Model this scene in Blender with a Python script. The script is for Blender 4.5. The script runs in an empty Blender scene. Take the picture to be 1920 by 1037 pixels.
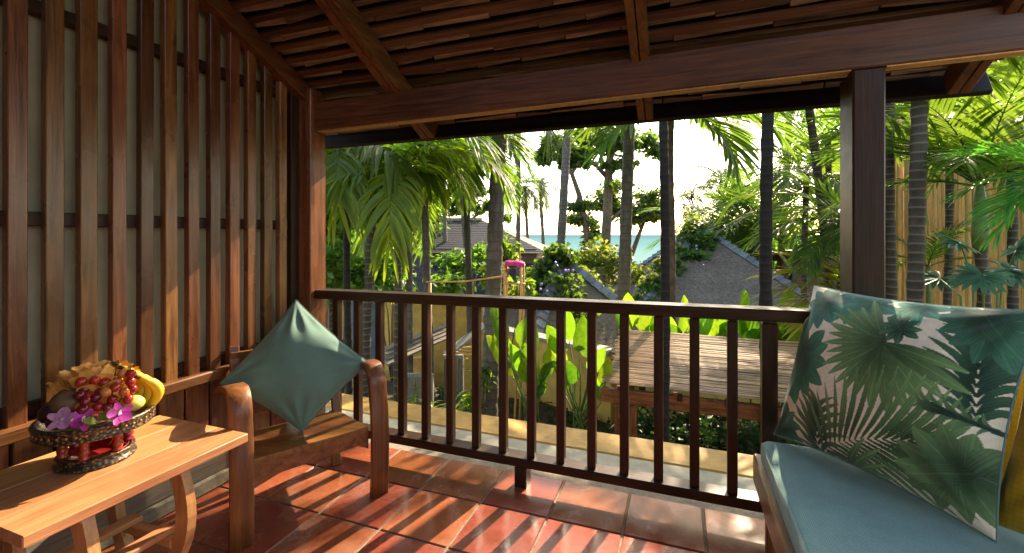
import bpy, math, random
import numpy as np
from mathutils import Vector, Matrix
rnd = random.Random(7)
R = math.radians
scene = bpy.context.scene
col = scene.collection

# ------------------------------------------------------------ camera, sky, sun, exposure
YAW, FPX, EYE = R(20.3), 850.0, 1.3
cam_d = bpy.data.cameras.new('camera'); cam = bpy.data.objects.new('camera', cam_d); col.objects.link(cam)
cam.location = (0, 0, EYE); cam.rotation_euler = (R(90), 0, YAW)
cam_d.sensor_width = 36.0; cam_d.lens = FPX / 1920 * 36.0
cam_d.shift_y = -(518.5 - 440) / 1920
cam_d.clip_start = 0.05; cam_d.clip_end = 60000
scene.camera = cam

SUN_AZ, SUN_EL = R(14.0), R(35.0)          # clockwise from +Y, above the horizon
world = bpy.data.worlds.new('World'); scene.world = world; world.use_nodes = True
wn = world.node_tree
sky = wn.nodes.new('ShaderNodeTexSky'); sky.sky_type = 'NISHITA'; sky.sun_disc = False
sky.sun_elevation = SUN_EL; sky.sun_rotation = SUN_AZ
sky.air_density = 1.0; sky.dust_density = 1.5; sky.ozone_density = 1.0
wn.nodes['Background'].inputs['Strength'].default_value = 0.15
wn.links.new(sky.outputs[0], wn.nodes['Background'].inputs['Color'])
sun_d = bpy.data.lights.new('sun', 'SUN'); sun = bpy.data.objects.new('sun', sun_d); col.objects.link(sun)
sun_d.energy = 3.1; sun_d.angle = R(0.5); sun_d.color = (1.0, 0.92, 0.80)
sdir = Vector((math.sin(SUN_AZ) * math.cos(SUN_EL), math.cos(SUN_AZ) * math.cos(SUN_EL), math.sin(SUN_EL)))
sun.rotation_euler = sdir.to_track_quat('Z', 'Y').to_euler()
sun.location = (4, 16, 12)
scene.view_settings.view_transform = 'Standard'; scene.view_settings.look = 'None'
scene.view_settings.exposure = 2.2; scene.view_settings.gamma = 1.0
scene.view_settings.use_white_balance = True; scene.view_settings.white_balance_temperature = 8200; scene.view_settings.white_balance_tint = 10
scene.cycles.max_bounces = 8; scene.cycles.diffuse_bounces = 4; scene.cycles.transmission_bounces = 6
scene.cycles.transparent_max_bounces = 6

# ------------------------------------------------------------ helpers
_F = Vector((-math.sin(YAW), math.cos(YAW), 0)); _R = Vector((math.cos(YAW), math.sin(YAW), 0))
def at(x, y, d):
    "world point seen at photo pixel x, y at the depth d (metres)"
    return Vector((0, 0, EYE)) + d * (_F + _R * ((x - 960) / FPX) + Vector((0, 0, (440 - y) / FPX)))

WLOC = {}
def wloc(o): return WLOC.get(o.name, Vector((0, 0, 0)))
def tag(o, label=None, cat=None, group=None, kind=None):
    if label: o['label'] = label
    if cat: o['category'] = cat
    if group: o['group'] = group
    if kind: o['kind'] = kind
    return o
def thing(name, loc, label, cat, group=None):
    o = bpy.data.objects.new(name, None); col.objects.link(o); o.empty_display_size = .05
    o.location = loc; WLOC[o.name] = Vector(loc)
    return tag(o, label, cat, group)
def link_mesh(name, me, parent=None, loc=(0, 0, 0), rot=(0, 0, 0), scale=None):
    o = bpy.data.objects.new(name, me); col.objects.link(o)
    if parent: o.parent = parent
    o.location = loc; o.rotation_euler = rot
    if scale: o.scale = scale
    WLOC[o.name] = wloc(parent) if parent else Vector((0, 0, 0))
    return o

class MB:
    "collects shapes in world coordinates and links them as one mesh object"
    def __init__(s): s.v = []; s.f = []
    def add(s, vs, fs):
        b = len(s.v); s.v.extend([tuple(p) for p in vs]); s.f.extend([tuple(b + i for i in q) for q in fs]); return s
    def box(s, lo, hi, bev=0.004, M=None):
        lo = Vector(lo); hi = Vector(hi); c = (lo + hi) / 2; h = (hi - lo) / 2
        bev = min(bev, h.x * .45, h.y * .45, h.z * .45)
        vs = []; idx = {}
        for sx in (-1, 1):
            for sy in (-1, 1):
                for sz in (-1, 1):
                    for k in range(3):
                        p = Vector((sx * (h.x - (bev if k != 0 else 0)), sy * (h.y - (bev if k != 1 else 0)), sz * (h.z - (bev if k != 2 else 0))))
                        p = p + c
                        if M is not None: p = M @ p
                        idx[(sx, sy, sz, k)] = len(vs); vs.append(p)
        fs = []
        I = idx
        for sg in (-1, 1):
            q = [I[(sg, -1, -1, 0)], I[(sg, 1, -1, 0)], I[(sg, 1, 1, 0)], I[(sg, -1, 1, 0)]]; fs.append(q if sg > 0 else q[::-1])
            q = [I[(-1, sg, -1, 1)], I[(1, sg, -1, 1)], I[(1, sg, 1, 1)], I[(-1, sg, 1, 1)]]; fs.append(q[::-1] if sg > 0 else q)
            q = [I[(-1, -1, sg, 2)], I[(1, -1, sg, 2)], I[(1, 1, sg, 2)], I[(-1, 1, sg, 2)]]; fs.append(q if sg > 0 else q[::-1])
        for a_ in (-1, 1):
            for b_ in (-1, 1):
                q = [I[(a_, b_, -1, 0)], I[(a_, b_, 1, 0)], I[(a_, b_, 1, 1)], I[(a_, b_, -1, 1)]]; fs.append(q[::-1] if a_ * b_ > 0 else q)
                q = [I[(a_, -1, b_, 0)], I[(a_, 1, b_, 0)], I[(a_, 1, b_, 2)], I[(a_, -1, b_, 2)]]; fs.append(q if a_ * b_ > 0 else q[::-1])
                q = [I[(-1, a_, b_, 1)], I[(1, a_, b_, 1)], I[(1, a_, b_, 2)], I[(-1, a_, b_, 2)]]; fs.append(q[::-1] if a_ * b_ > 0 else q)
                for c_ in (-1, 1):
                    q = [I[(a_, b_, c_, 0)], I[(a_, b_, c_, 1)], I[(a_, b_, c_, 2)]]; fs.append(q if a_ * b_ * c_ > 0 else q[::-1])
        return s.add(vs, fs)
    def beam(s, p, q, w, t, up=(0, 0, 1), bev=.003):
        "rectangular bar from p to q, w across, t along up"
        p = Vector(p); q = Vector(q); z = (q - p); L = z.length; z.normalize()
        x = Vector(up).cross(z)
        if x.length < 1e-5: x = Vector((1, 0, 0))
        x.normalize(); y = z.cross(x)
        M = Matrix(((x.x, y.x, z.x, p.x), (x.y, y.y, z.y, p.y), (x.z, y.z, z.z, p.z), (0, 0, 0, 1)))
        return s.box((-w / 2, -t / 2, 0), (w / 2, t / 2, L), bev, M)
    def tube(s, pts, rad, n=8, caps=True):
        pts = [Vector(p) for p in pts]; m = len(pts)
        rad = rad if isinstance(rad, (list, tuple)) else [rad] * m
        vs = []; fs = []; ref = Vector((.3, .9, .1))
        for i, p in enumerate(pts):
            t = (pts[min(i + 1, m - 1)] - pts[max(i - 1, 0)]).normalized()
            x = ref - t * ref.dot(t)
            if x.length < 1e-3: x = t.orthogonal()
            x.normalize(); ref = x; y = t.cross(x)
            for k in range(n):
                a = 2 * math.pi * k / n; vs.append(p + (x * math.cos(a) + y * math.sin(a)) * rad[i])
        for i in range(m - 1):
            for k in range(n):
                k2 = (k + 1) % n; fs.append((i * n + k, i * n + k2, (i + 1) * n + k2, (i + 1) * n + k))
        if caps: fs.append(tuple(range(n))[::-1]); fs.append(tuple((m - 1) * n + k for k in range(n)))
        return s.add(vs, fs)
    def sweep(s, pts, wdir, w, t):
        "board swept along pts: width w along wdir, thickness t"
        pts = [Vector(p) for p in pts]; W = Vector(wdir).normalized(); vs = []; fs = []; m = len(pts); c = min(w, t) * .12
        prof = [(-w/2+c, -t/2), (w/2-c, -t/2), (w/2, -t/2+c), (w/2, t/2-c), (w/2-c, t/2), (-w/2+c, t/2), (-w/2, t/2-c), (-w/2, -t/2+c)]
        for i, p in enumerate(pts):
            tg = (pts[min(i + 1, m - 1)] - pts[max(i - 1, 0)]).normalized(); N = tg.cross(W).normalized()
            for a, b in prof: vs.append(p + W * a + N * b)
        for i in range(m - 1):
            for k in range(8):
                k2 = (k + 1) % 8; fs.append((i*8+k, i*8+k2, (i+1)*8+k2, (i+1)*8+k))
        fs.append(tuple(range(8))[::-1]); fs.append(tuple((m-1)*8+k for k in range(8)))
        return s.add(vs, fs)
    def lathe(s, prof, c, n=20, sx=1., sy=1., rot=0.):
        "prof: (radius, z) pairs turned about the vertical through c"
        c = Vector(c); vs = []; fs = []; m = len(prof); cr, sr = math.cos(rot), math.sin(rot)
        for r, z in prof:
            for k in range(n):
                a = 2*math.pi*k/n; x = r*math.cos(a)*sx; y = r*math.sin(a)*sy
                vs.append(c + Vector((x*cr - y*sr, x*sr + y*cr, z)))
        for i in range(m - 1):
            for k in range(n):
                k2 = (k+1) % n; fs.append((i*n+k, i*n+k2, (i+1)*n+k2, (i+1)*n+k))
        fs.append(tuple(range(n))[::-1]); fs.append(tuple((m-1)*n+k for k in range(n)))
        return s.add(vs, fs)
    def ball(s, c, r, n=12, m=8, sc=(1, 1, 1)):
        prof = [(max(1e-4, r*math.sin(math.pi*i/m)), -r*math.cos(math.pi*i/m)*sc[2]) for i in range(m+1)]
        return s.lathe(prof, c, n, sc[0], sc[1])
    def mesh(s, name, mat, smooth=False, org=(0, 0, 0)):
        me = bpy.data.meshes.new(name); o = Vector(org)
        me.from_pydata([(p[0]-o.x, p[1]-o.y, p[2]-o.z) for p in s.v], [], s.f); me.materials.append(mat)
        if smooth: me.polygons.foreach_set('use_smooth', [True]*len(me.polygons))
        me.update(); return me
    def build(s, name, mat, parent=None, smooth=False, origin=None):
        if parent is not None: return link_mesh(name, s.mesh(name, mat, smooth, wloc(parent)), parent)
        o = Vector(origin) if origin is not None else Vector((0, 0, 0))
        ob = link_mesh(name, s.mesh(name, mat, smooth, o), None, o); WLOC[ob.name] = o
        return ob

def np_mesh(name, V, Fc, mat, smooth=False):
    "mesh from an (n,3) array and an (m,k) index array"
    me = bpy.data.meshes.new(name); V = np.asarray(V, np.float32); Fc = np.asarray(Fc, np.int32); k = Fc.shape[1]
    me.vertices.add(len(V)); me.vertices.foreach_set('co', V.ravel())
    me.loops.add(Fc.size); me.loops.foreach_set('vertex_index', Fc.ravel())
    me.polygons.add(len(Fc)); me.polygons.foreach_set('loop_start', np.arange(0, Fc.size, k, dtype=np.int32))
    me.polygons.foreach_set('loop_total', np.full(len(Fc), k, np.int32))
    if smooth: me.polygons.foreach_set('use_smooth', np.ones(len(Fc), bool))
    me.materials.append(mat); me.update(calc_edges=True); me.validate(); return me

# ------------------------------------------------------------ materials
def newmat(name):
    m = bpy.data.materials.new(name); m.use_nodes = True; nt = m.node_tree
    return m, nt, nt.nodes['Principled BSDF'], nt.nodes['Material Output']
def node(nt, t, **kw):
    n = nt.nodes.new(t)
    for k, v in kw.items():
        if hasattr(n, k): setattr(n, k, v)
        else: n.inputs[k].default_value = v
    return n
def ramp(nt, fac, stops):
    r = nt.nodes.new('ShaderNodeValToRGB'); e = r.color_ramp.elements
    while len(e) < len(stops): e.new(.5)
    for q, (p, c) in zip(e, stops): q.position = p; q.color = (*c, 1)
    nt.links.new(fac, r.inputs[0]); return r.outputs[0]
def coords(nt, scale=(1, 1, 1), kind='Object', rot=(0, 0, 0)):
    tc = node(nt, 'ShaderNodeTexCoord'); mp = node(nt, 'ShaderNodeMapping'); mp.inputs['Scale'].default_value = scale
    mp.inputs['Rotation'].default_value = rot
    nt.links.new(tc.outputs[kind], mp.inputs['Vector'])
    oi = node(nt, 'ShaderNodeObjectInfo'); ad = node(nt, 'ShaderNodeVectorMath', operation='ADD'); ml = node(nt, 'ShaderNodeMath', operation='MULTIPLY'); ml.inputs[1].default_value = 37.0
    nt.links.new(oi.outputs['Random'], ml.inputs[0]); nt.links.new(mp.outputs[0], ad.inputs[0]); nt.links.new(ml.outputs[0], ad.inputs[1])
    return ad.outputs[0]
def noise(nt, vec, scale, detail=4., rough=.55, dist=0.):
    n = node(nt, 'ShaderNodeTexNoise'); n.inputs['Scale'].default_value = scale; n.inputs['Detail'].default_value = detail
    n.inputs['Roughness'].default_value = rough; n.inputs['Distortion'].default_value = dist
    nt.links.new(vec, n.inputs['Vector']); return n.outputs['Fac']
def mix(nt, a, b, fac, mode='MIX'):
    m = node(nt, 'ShaderNodeMix', data_type='RGBA', blend_type=mode)
    for s, v in (('A', a), ('B', b)):
        i = [q for q in m.inputs if q.name == s and q.type == 'RGBA'][0]
        if isinstance(v, tuple): i.default_value = (*v, 1)
        else: nt.links.new(v, i)
    if isinstance(fac, float): m.inputs[0].default_value = fac
    else: nt.links.new(fac, m.inputs[0])
    return [q for q in m.outputs if q.type == 'RGBA'][0]
def hsv_by_object(nt, c, amount=.25, hue=.012):
    oi = node(nt, 'ShaderNodeObjectInfo'); h = node(nt, 'ShaderNodeHueSaturation'); mr = node(nt, 'ShaderNodeMapRange')
    mr.inputs['To Min'].default_value = 1 - amount; mr.inputs['To Max'].default_value = 1 + amount
    nt.links.new(oi.outputs['Random'], mr.inputs[0]); nt.links.new(mr.outputs[0], h.inputs['Value']); nt.links.new(c, h.inputs['Color'])
    w = node(nt, 'ShaderNodeMath', operation='MULTIPLY'); w.inputs[1].default_value = 91.7
    fr = node(nt, 'ShaderNodeMath', operation='FRACT'); m2 = node(nt, 'ShaderNodeMapRange')
    m2.inputs['To Min'].default_value = .5 - hue; m2.inputs['To Max'].default_value = .5 + hue
    nt.links.new(oi.outputs['Random'], w.inputs[0]); nt.links.new(w.outputs[0], fr.inputs[0]); nt.links.new(fr.outputs[0], m2.inputs[0]); nt.links.new(m2.outputs[0], h.inputs['Hue'])
    return h.outputs[0]
def bump(nt, b, height, strength=.3, dist=.01):
    n = node(nt, 'ShaderNodeBump'); n.inputs['Strength'].default_value = strength; n.inputs['Distance'].default_value = dist
    nt.links.new(height, n.inputs['Height']); nt.links.new(n.outputs[0], b.inputs['Normal'])

def wood(name, dark, light, axis='Z', rough=.42, var=.22, scale=1., grain=1., bstr=.25, coat=0., spec=.35):
    m, nt, b, o = newmat(name)
    k = {'X': (.06, 1, 1), 'Y': (1, .06, 1), 'Z': (1, 1, .06)}[axis]
    v = coords(nt, k)
    n1 = noise(nt, v, 28 * scale, 5, .6, 1.2 * grain); n2 = noise(nt, v, 130 * scale, 3, .6)
    big = noise(nt, coords(nt, (1, 1, 1)), 3.2, 3, .6)
    c = ramp(nt, n1, [(.28, dark), (.5, tuple((p + q) / 2 for p, q in zip(dark, light))), (.74, light)])
    c = mix(nt, c, ramp(nt, n2, [(.3, (.45, .42, .4)), (.6, (1, 1, 1))]), .45, 'MULTIPLY')
    c = mix(nt, c, ramp(nt, big, [(.3, (.62, .6, .58)), (.65, (1.08, 1.05, 1.0))]), .6, 'MULTIPLY')
    c = hsv_by_object(nt, c, var)
    nt.links.new(c, b.inputs['Base Color'])
    nt.links.new(ramp(nt, big, [(.25, (rough * .75,) * 3), (.75, (min(1, rough * 1.3),) * 3)]), b.inputs['Roughness'])
    b.inputs['Specular IOR Level'].default_value = spec; b.inputs['Coat Weight'].default_value = coat; b.inputs['Coat Roughness'].default_value = .25
    bump(nt, b, n2, bstr, .004); return m
def plain(name, c, rough=.6, var=.12, nscale=20., contrast=.35, bstr=.15, spec=.4, bdist=.004, kind='Object'):
    m, nt, b, o = newmat(name); v = coords(nt, kind=kind)
    n1 = noise(nt, v, nscale, 6, .62); n2 = noise(nt, v, nscale * .13, 4, .6)
    lo = tuple(x * (1 - contrast) for x in c); hi = tuple(min(1, x * (1 + contrast)) for x in c)
    cc = mix(nt, ramp(nt, n1, [(.3, lo), (.7, hi)]), ramp(nt, n2, [(.3, (1 - contrast * .8,) * 3), (.7, (1 + contrast * .2,) * 3)]), .8, 'MULTIPLY')
    nt.links.new(hsv_by_object(nt, cc, var), b.inputs['Base Color'])
    b.inputs['Roughness'].default_value = rough; b.inputs['Specular IOR Level'].default_value = spec
    bump(nt, b, n1, bstr, bdist); return m
def leafmat(name, c, t, trans=.45, rough=.42, var=.3, scale=2.0, hue=.02, tip=None):
    "leaf blade: reflects c, lets light of colour t through"
    m, nt, b, o = newmat(name); v = coords(nt); n1 = noise(nt, v, scale, 3, .6)
    ca = ramp(nt, n1, [(.25, tuple(x * .6 for x in c)), (.75, tuple(x * 1.35 for x in c))]); ca = hsv_by_object(nt, ca, var, hue)
    ta = ramp(nt, n1, [(.25, tuple(x * .7 for x in t)), (.75, tuple(min(1, x * 1.25) for x in t))]); ta = hsv_by_object(nt, ta, var, hue)
    if tip:
        n3 = noise(nt, v, scale * 2.3, 2, .5); f = ramp(nt, n3, [(.66, (0, 0, 0)), (.76, (1, 1, 1))])
        ca = mix(nt, ca, tip, f); ta = mix(nt, ta, tip, f)
    nt.links.new(ca, b.inputs['Base Color']); b.inputs['Roughness'].default_value = rough; b.inputs['Specular IOR Level'].default_value = .32
    tr = node(nt, 'ShaderNodeBsdfTranslucent'); nt.links.new(ta, tr.inputs['Color'])
    mx = node(nt, 'ShaderNodeMixShader'); mx.inputs[0].default_value = trans
    nt.links.new(b.outputs[0], mx.inputs[1]); nt.links.new(tr.outputs[0], mx.inputs[2]); nt.links.new(mx.outputs[0], o.inputs['Surface']); return m
def ringed(name, c, band, freq=8., rough=.75):
    "palm trunk with pale leaf scars round it"
    m, nt, b, o = newmat(name)
    v = coords(nt); w = node(nt, 'ShaderNodeTexWave', wave_type='BANDS', bands_direction='Z'); w.inputs['Scale'].default_value = freq; w.inputs['Distortion'].default_value = 1.2
    w.inputs['Detail'].default_value = 2; nt.links.new(v, w.inputs['Vector'])
    n1 = noise(nt, coords(nt, (1, 1, .35)), 14, 5, .65)
    base = ramp(nt, n1, [(.3, tuple(x * .5 for x in c)), (.7, tuple(x * 1.4 for x in c))])
    cc = mix(nt, base, band, ramp(nt, w.outputs['Fac'], [(.86, (0, 0, 0)), (.97, (1, 1, 1))]))
    nt.links.new(hsv_by_object(nt, cc, .2), b.inputs['Base Color']); b.inputs['Roughness'].default_value = rough
    bump(nt, b, w.outputs['Fac'], .35, .015); return m
def fabric(name, c, thread=900., var=.04, contrast=.3, attr=None, rough=.85):
    m, nt, b, o = newmat(name); v = coords(nt)
    tc = node(nt, 'ShaderNodeTexCoord')
    wv = []
    for ax in ('X', 'Y'):
        w = node(nt, 'ShaderNodeTexWave', wave_type='BANDS', bands_direction=ax); w.inputs['Scale'].default_value = thread / 20
        w.inputs['Distortion'].default_value = 2.5; w.inputs['Detail'].default_value = 2; w.inputs['Detail Scale'].default_value = 3
        nt.links.new(tc.outputs['UV'], w.inputs['Vector']); wv.append(w.outputs['Fac'])
    ad = node(nt, 'ShaderNodeMath', operation='ADD'); nt.links.new(wv[0], ad.inputs[0]); nt.links.new(wv[1], ad.inputs[1])
    hf = node(nt, 'ShaderNodeMath', operation='MULTIPLY'); hf.inputs[1].default_value = .5; nt.links.new(ad.outputs[0], hf.inputs[0])
    n1 = noise(nt, v, 9, 4, .6)
    sh = ramp(nt, hf.outputs[0], [(.15, (1 - contrast,) * 3), (.85, (1 + contrast * .4,) * 3)])
    sh2 = ramp(nt, n1, [(.3, (1 - contrast * .5,) * 3), (.7, (1.05,) * 3)])
    if attr:
        a = node(nt, 'ShaderNodeAttribute'); a.attribute_name = attr; base = a.outputs['Color']
    else:
        rgb = node(nt, 'ShaderNodeRGB'); rgb.outputs[0].default_value = (*c, 1); base = rgb.outputs[0]
    cc = mix(nt, mix(nt, base, sh, 1.0, 'MULTIPLY'), sh2, 1.0, 'MULTIPLY')
    nt.links.new(cc, b.inputs['Base Color']); b.inputs['Roughness'].default_value = rough; b.inputs['Specular IOR Level'].default_value = .25
    b.inputs['Sheen Weight'].default_value = .25; b.inputs['Sheen Roughness'].default_value = .5
    bump(nt, b, hf.outputs[0], .25, .0012); return m

M = {}
for ax in 'XYZ':
    M['slat' + ax] = wood('reddish_hardwood_' + ax, (.062, .021, .008), (.28, .112, .040), ax, .28, .5, spec=.55)
    M['dark' + ax] = wood('dark_hardwood_' + ax, (.017, .008, .0045), (.054, .024, .013), ax, .42, .15, spec=.22)
    M['rail' + ax] = wood('rail_hardwood_' + ax, (.022, .010, .006), (.07, .03, .016), ax, .38, .12, spec=.28)
    M['roofw' + ax] = wood('rafter_hardwood_' + ax, (.06, .022, .008), (.235, .10, .037), ax, .45, .15, spec=.3)
    M['table' + ax] = wood('teak_' + ax, (.44, .19, .075), (.68, .35, .15), ax, .38, .08, .7, coat=.15)
    M['chair' + ax] = wood('chair_teak_' + ax, (.13, .046, .014), (.33, .14, .046), ax, .36, .08, .8, coat=.15)
    M['grey' + ax] = wood('weathered_timber_' + ax, (.10, .085, .07), (.27, .23, .18), ax, .8, .2)
M['batten'] = wood('batten_timber', (.05, .022, .011), (.20, .092, .046), 'X', .6, .35, spec=.2)
M['shingle'] = wood('old_shingle_timber', (.085, .064, .047), (.50, .38, .27), 'X', .75, .45, 1.2, bstr=.5, spec=.2)
M['fascia'] = wood('black_stained_fascia', (.008, .005, .004), (.022, .013, .01), 'X', .6, .1)
M['screen'] = plain('pale_screen_board', (.42, .38, .26), .55, .05, 4., .18, .05)
M['grout'] = plain('grout_mortar', (.24, .19, .14), .85, .0, 60., .4, .4)
M['concrete'] = plain('pale_concrete', (.36, .325, .235), .7, .05, 14., .22, .25)
M['kerbc'] = plain('stained_kerb_concrete', (.22, .2, .15), .8, .05, 18., .5, .4)
M['yellowpaint'] = plain('weathered_yellow_paint', (.52, .29, .07), .65, .06, 10., .28, .25)
M['yellowwall'] = plain('yellow_render', (.58, .36, .10), .8, .06, 5., .22, .2)
M['capstone'] = plain('grey_coping', (.27, .25, .22), .8, .1, 12., .3, .3)
M['thatch'] = plain('grey_shingle_roofing', (.145, .125, .11), .9, .05, 14., .4, .3, .2, .03)
M['thatchshaded'] = plain('shaded_shingle_roofing', (.035, .034, .04), .8, .05, 12., .5, .4, .3, .03)  # roofing for slopes away from the sun, shade put into the colour
M['thatchsunlit'] = plain('sunlit_shingle_roofing', (.34, .25, .16), .85, .05, 10., .25, .4, .3, .03)  # roofing for slopes facing the sun, sunlight put into the colour
M['ridge'] = plain('blue_grey_ridge_tile', (.15, .18, .23), .6, .3, 18., .35, .3)
M['brownwall'] = plain('brown_villa_render', (.14, .085, .055), .85, .05, 5., .25, .2)
M['bluedoor'] = plain('blue_grey_paint', (.07, .10, .14), .6, .05, 9., .3, .2)
M['bamboo'] = wood('dry_bamboo', (.50, .26, .075), (.80, .48, .18), 'Z', .5, .25)
M['cane'] = wood('split_bamboo_cane', (.20, .105, .055), (.56, .37, .22), 'X', .5, .6)
M['iron'] = plain('black_iron', (.012, .012, .014), .5, .0, 30., .3, .1)
M['pinkcloth'] = plain('pink_cloth', (.72, .03, .26), .8, .0, 40., .2, .2)
M['redcloth'] = plain('red_cloth', (.6, .04, .03), .8, .0, 40., .2, .2)
M['leaf_palm'] = leafmat('palm_leaf', (.036, .082, .017), (.22, .40, .035), .42, .38, .22, 2.5, .02, (.30, .20, .05))
M['leaf_near'] = leafmat('broad_palm_leaf', (.06, .11, .018), (.33, .50, .03), .5, .45, .3, 2.5, .02, (.32, .24, .06))
M['leaf_yellow'] = leafmat('yellow_green_palm_leaf', (.14, .17, .02), (.50, .50, .03), .5, .4, .25, 2.5, .02, (.45, .16, .03))
M['leaf_coco'] = leafmat('coconut_leaf', (.05, .085, .025), (.16, .24, .04), .35, .42, .2, 1.2)
M['leaf_tree'] = leafmat('almond_tree_leaf', (.035, .075, .018), (.20, .33, .03), .4, .4, .1, .9, .02, (.28, .16, .03))
M['leaf_shrub'] = leafmat('shrub_leaf', (.06, .13, .025), (.26, .46, .04), .45, .4, .15, 1.6)
M['leaf_dark'] = leafmat('dark_ground_cover_leaf', (.022, .055, .016), (.06, .14, .02), .3, .45, .1, 3.)
M['leaf_vine'] = leafmat('vine_leaf', (.035, .085, .022), (.16, .32, .03), .4, .45, .1, 2.2)
M['leaf_gold'] = leafmat('sunlit_vine_leaf', (.085, .13, .03), (.30, .38, .04), .45, .45, .1, 2.2)  # yellower copy of the vine leaf, sunlight put into its colour
M['leaf_ginger'] = leafmat('ginger_leaf', (.06, .135, .018), (.25, .46, .025), .45, .34, .4, 16., .03, (.36, .28, .05))
M['leaf_lily'] = leafmat('lily_leaf', (.14, .22, .04), (.5, .62, .08), .45, .35, .15, 6.)
M['leaf_fan'] = leafmat('blue_green_fan_leaf', (.06, .16, .10), (.10, .25, .08), .3, .35, .1, 3.)
M['leaf_bright'] = leafmat('bright_palm_leaf', (.06, .20, .04), (.16, .52, .05), .45, .34, .15, 2.5)
M['stem_green'] = plain('green_stem', (.10, .16, .04), .5, .15, 20., .3, .1)
M['stem_brown'] = plain('brown_stem', (.14, .09, .05), .8, .2, 20., .3, .3)
M['trunk_dark'] = ringed('dark_slender_palm_trunk', (.011, .008, .005), (.022, .017, .011), 3.2, .9)
M['trunk_ring'] = ringed('ringed_palm_trunk', (.038, .029, .018), (.105, .088, .062), 3.4)
M['trunk_grey'] = ringed('grey_coconut_trunk', (.095, .083, .068), (.065, .057, .046), 2.2)
M['trunk_bark'] = plain('tree_bark', (.13, .095, .065), .9, .15, 9., .5, .6, .3, .03)
M['flower_blue'] = leafmat('blue_morning_glory', (.38, .40, .72), (.4, .42, .75), .4, .6, .05)
M['soil'] = plain('garden_soil', (.07, .05, .03), .95, 0., 6., .5, .5, .2, .02)
M['sand'] = plain('beach_sand', (.42, .35, .25), .95, 0., 2., .2, .2)
M['cushion'] = fabric('sea_green_linen', (.125, .24, .195), 600)
M['mattress'] = fabric('teal_upholstery', (.22, .42, .40), 700)
M['mustard'] = fabric('mustard_cotton', (.60, .33, .02), 300, contrast=.1)
M['print'] = fabric('leaf_print_cotton', (1, 1, 1), 1300, attr='print', contrast=.12)

# ------------------------------------------------------------ veranda: floor, ledge
def m_tile():
    m, nt, b, o = newmat('terracotta_tile'); v = coords(nt)
    n1 = noise(nt, v, 5.5, 6, .65, .6); n2 = noise(nt, v, 60, 4, .6); n3 = noise(nt, v, 2.3, 3, .6)
    c = ramp(nt, n1, [(.25, (.20, .055, .027)), (.5, (.30, .082, .040)), (.78, (.37, .118, .064))])
    c = mix(nt, c, ramp(nt, n2, [(.3, (.7, .66, .64)), (.6, (1, 1, 1))]), .6, 'MULTIPLY')
    c = mix(nt, c, (.40, .27, .2), ramp(nt, n3, [(.58, (0, 0, 0)), (.8, (.5, .5, .5))]))
    nt.links.new(hsv_by_object(nt, c, .16, .012), b.inputs['Base Color'])
    nt.links.new(ramp(nt, n1, [(.3, (.13,) * 3), (.7, (.34,) * 3)]), b.inputs['Roughness'])
    b.inputs['Specular IOR Level'].default_value = .5
    bump(nt, b, n1, .12, .006); return m
M['tile'] = m_tile(); M['housew'] = wood('house_wall_timber', (.07, .03, .014), (.2, .09, .04), 'Z', .5, 0.)
TS = .337; TX0 = .103; TY0 = 2.345
floor = MB().box((-2.60, -1.2, -.16), (2.6, 2.40, -.006), .002).build('veranda_floor', M['grout']); tag(floor, kind='structure')
tm = MB().box((-TS/2+.005, -TS/2+.005, -.02), (TS/2-.005, TS/2-.005, 0.0), .0035).mesh('tile', M['tile'])
for i in range(-7, 6):
    for j in range(0, 9):
        x = TX0 + (i + .5) * TS; y = TY0 - (j + .5) * TS
        if x < -2.25 - TS/2: continue
        t = link_mesh('tile', tm, floor, (x, y, rnd.uniform(-.0012, .0012)), (rnd.uniform(-.0016, .0016), rnd.uniform(-.0016, .0016), rnd.choice((0, R(90), R(180), R(270))) + rnd.uniform(-.003, .003)))
ledge = MB().box((-3.6, 2.40, -1.9), (3.4, 2.735, -.010), .004).build('concrete_ledge', M['concrete']); tag(ledge, kind='structure')
edge = MB()
edge.box((-3.6, 2.735, -1.9), (3.4, 3.02, -.004), .012); edge.build('yellow_painted_edge', M['yellowpaint'], ledge)

# ------------------------------------------------------------ slatted side wall
RS = -.495                                     # roof pitch
def rafter_z(y): return 2.11 + RS * (y - 2.2)  # underside of the rafters
wall = thing('slatted_wall', (-2.25, 1.4, 0), 'tall wall of upright reddish timber slats over pale boards beside the armchair', 'wall')
MB().box((-2.300, -.6, .55), (-2.280, 2.16, 3.6), .002).build('backing_board', M['screen'], wall)
y = 2.045
k = 0
while y > -.5:
    w2 = .0275 + rnd.uniform(-.0015, .0015); MB().box((-2.233, y - w2, .60), (-2.197 + rnd.uniform(-.002, .002), y + w2, rafter_z(y) + .06), .003, Matrix.Translation((-2.2, y, 0)) @ Matrix.Rotation(rnd.uniform(-.0022, .0022), 4, 'X') @ Matrix.Rotation(rnd.uniform(-.03, .03), 4, 'Z') @ Matrix.Translation((2.2, -y, 0))).build('slat', M['slatZ'], wall); y -= .1045
for z0, z1, nm in ((1.332, 1.385, 'cross_rail'), (2.12, 2.17, 'cross_rail')):
    MB().box((-2.279, -.6, z0), (-2.230, 2.14, z1), .003).build(nm, M['darkY'], wall)
MB().box((-2.31, -.6, .575), (-2.165, 2.14, .625), .006).build('sill_rail', M['slatY'], wall)
MB().box((-2.279, -.6, .627), (-2.235, 2.14, .68), .003).build('lower_rail', M['darkY'], wall)
y = 2.12
while y > -.5:
    w = .118; MB().box((-2.272, y - w, .16), (-2.242, y - .006, .58), .004).build('wall_board', M['slatZ'], wall)
    y -= w + .004
MB().box((-2.33, -.6, .14), (-2.285, 2.14, .6), .002).build('board_backing', M['darkY'], wall)
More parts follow.
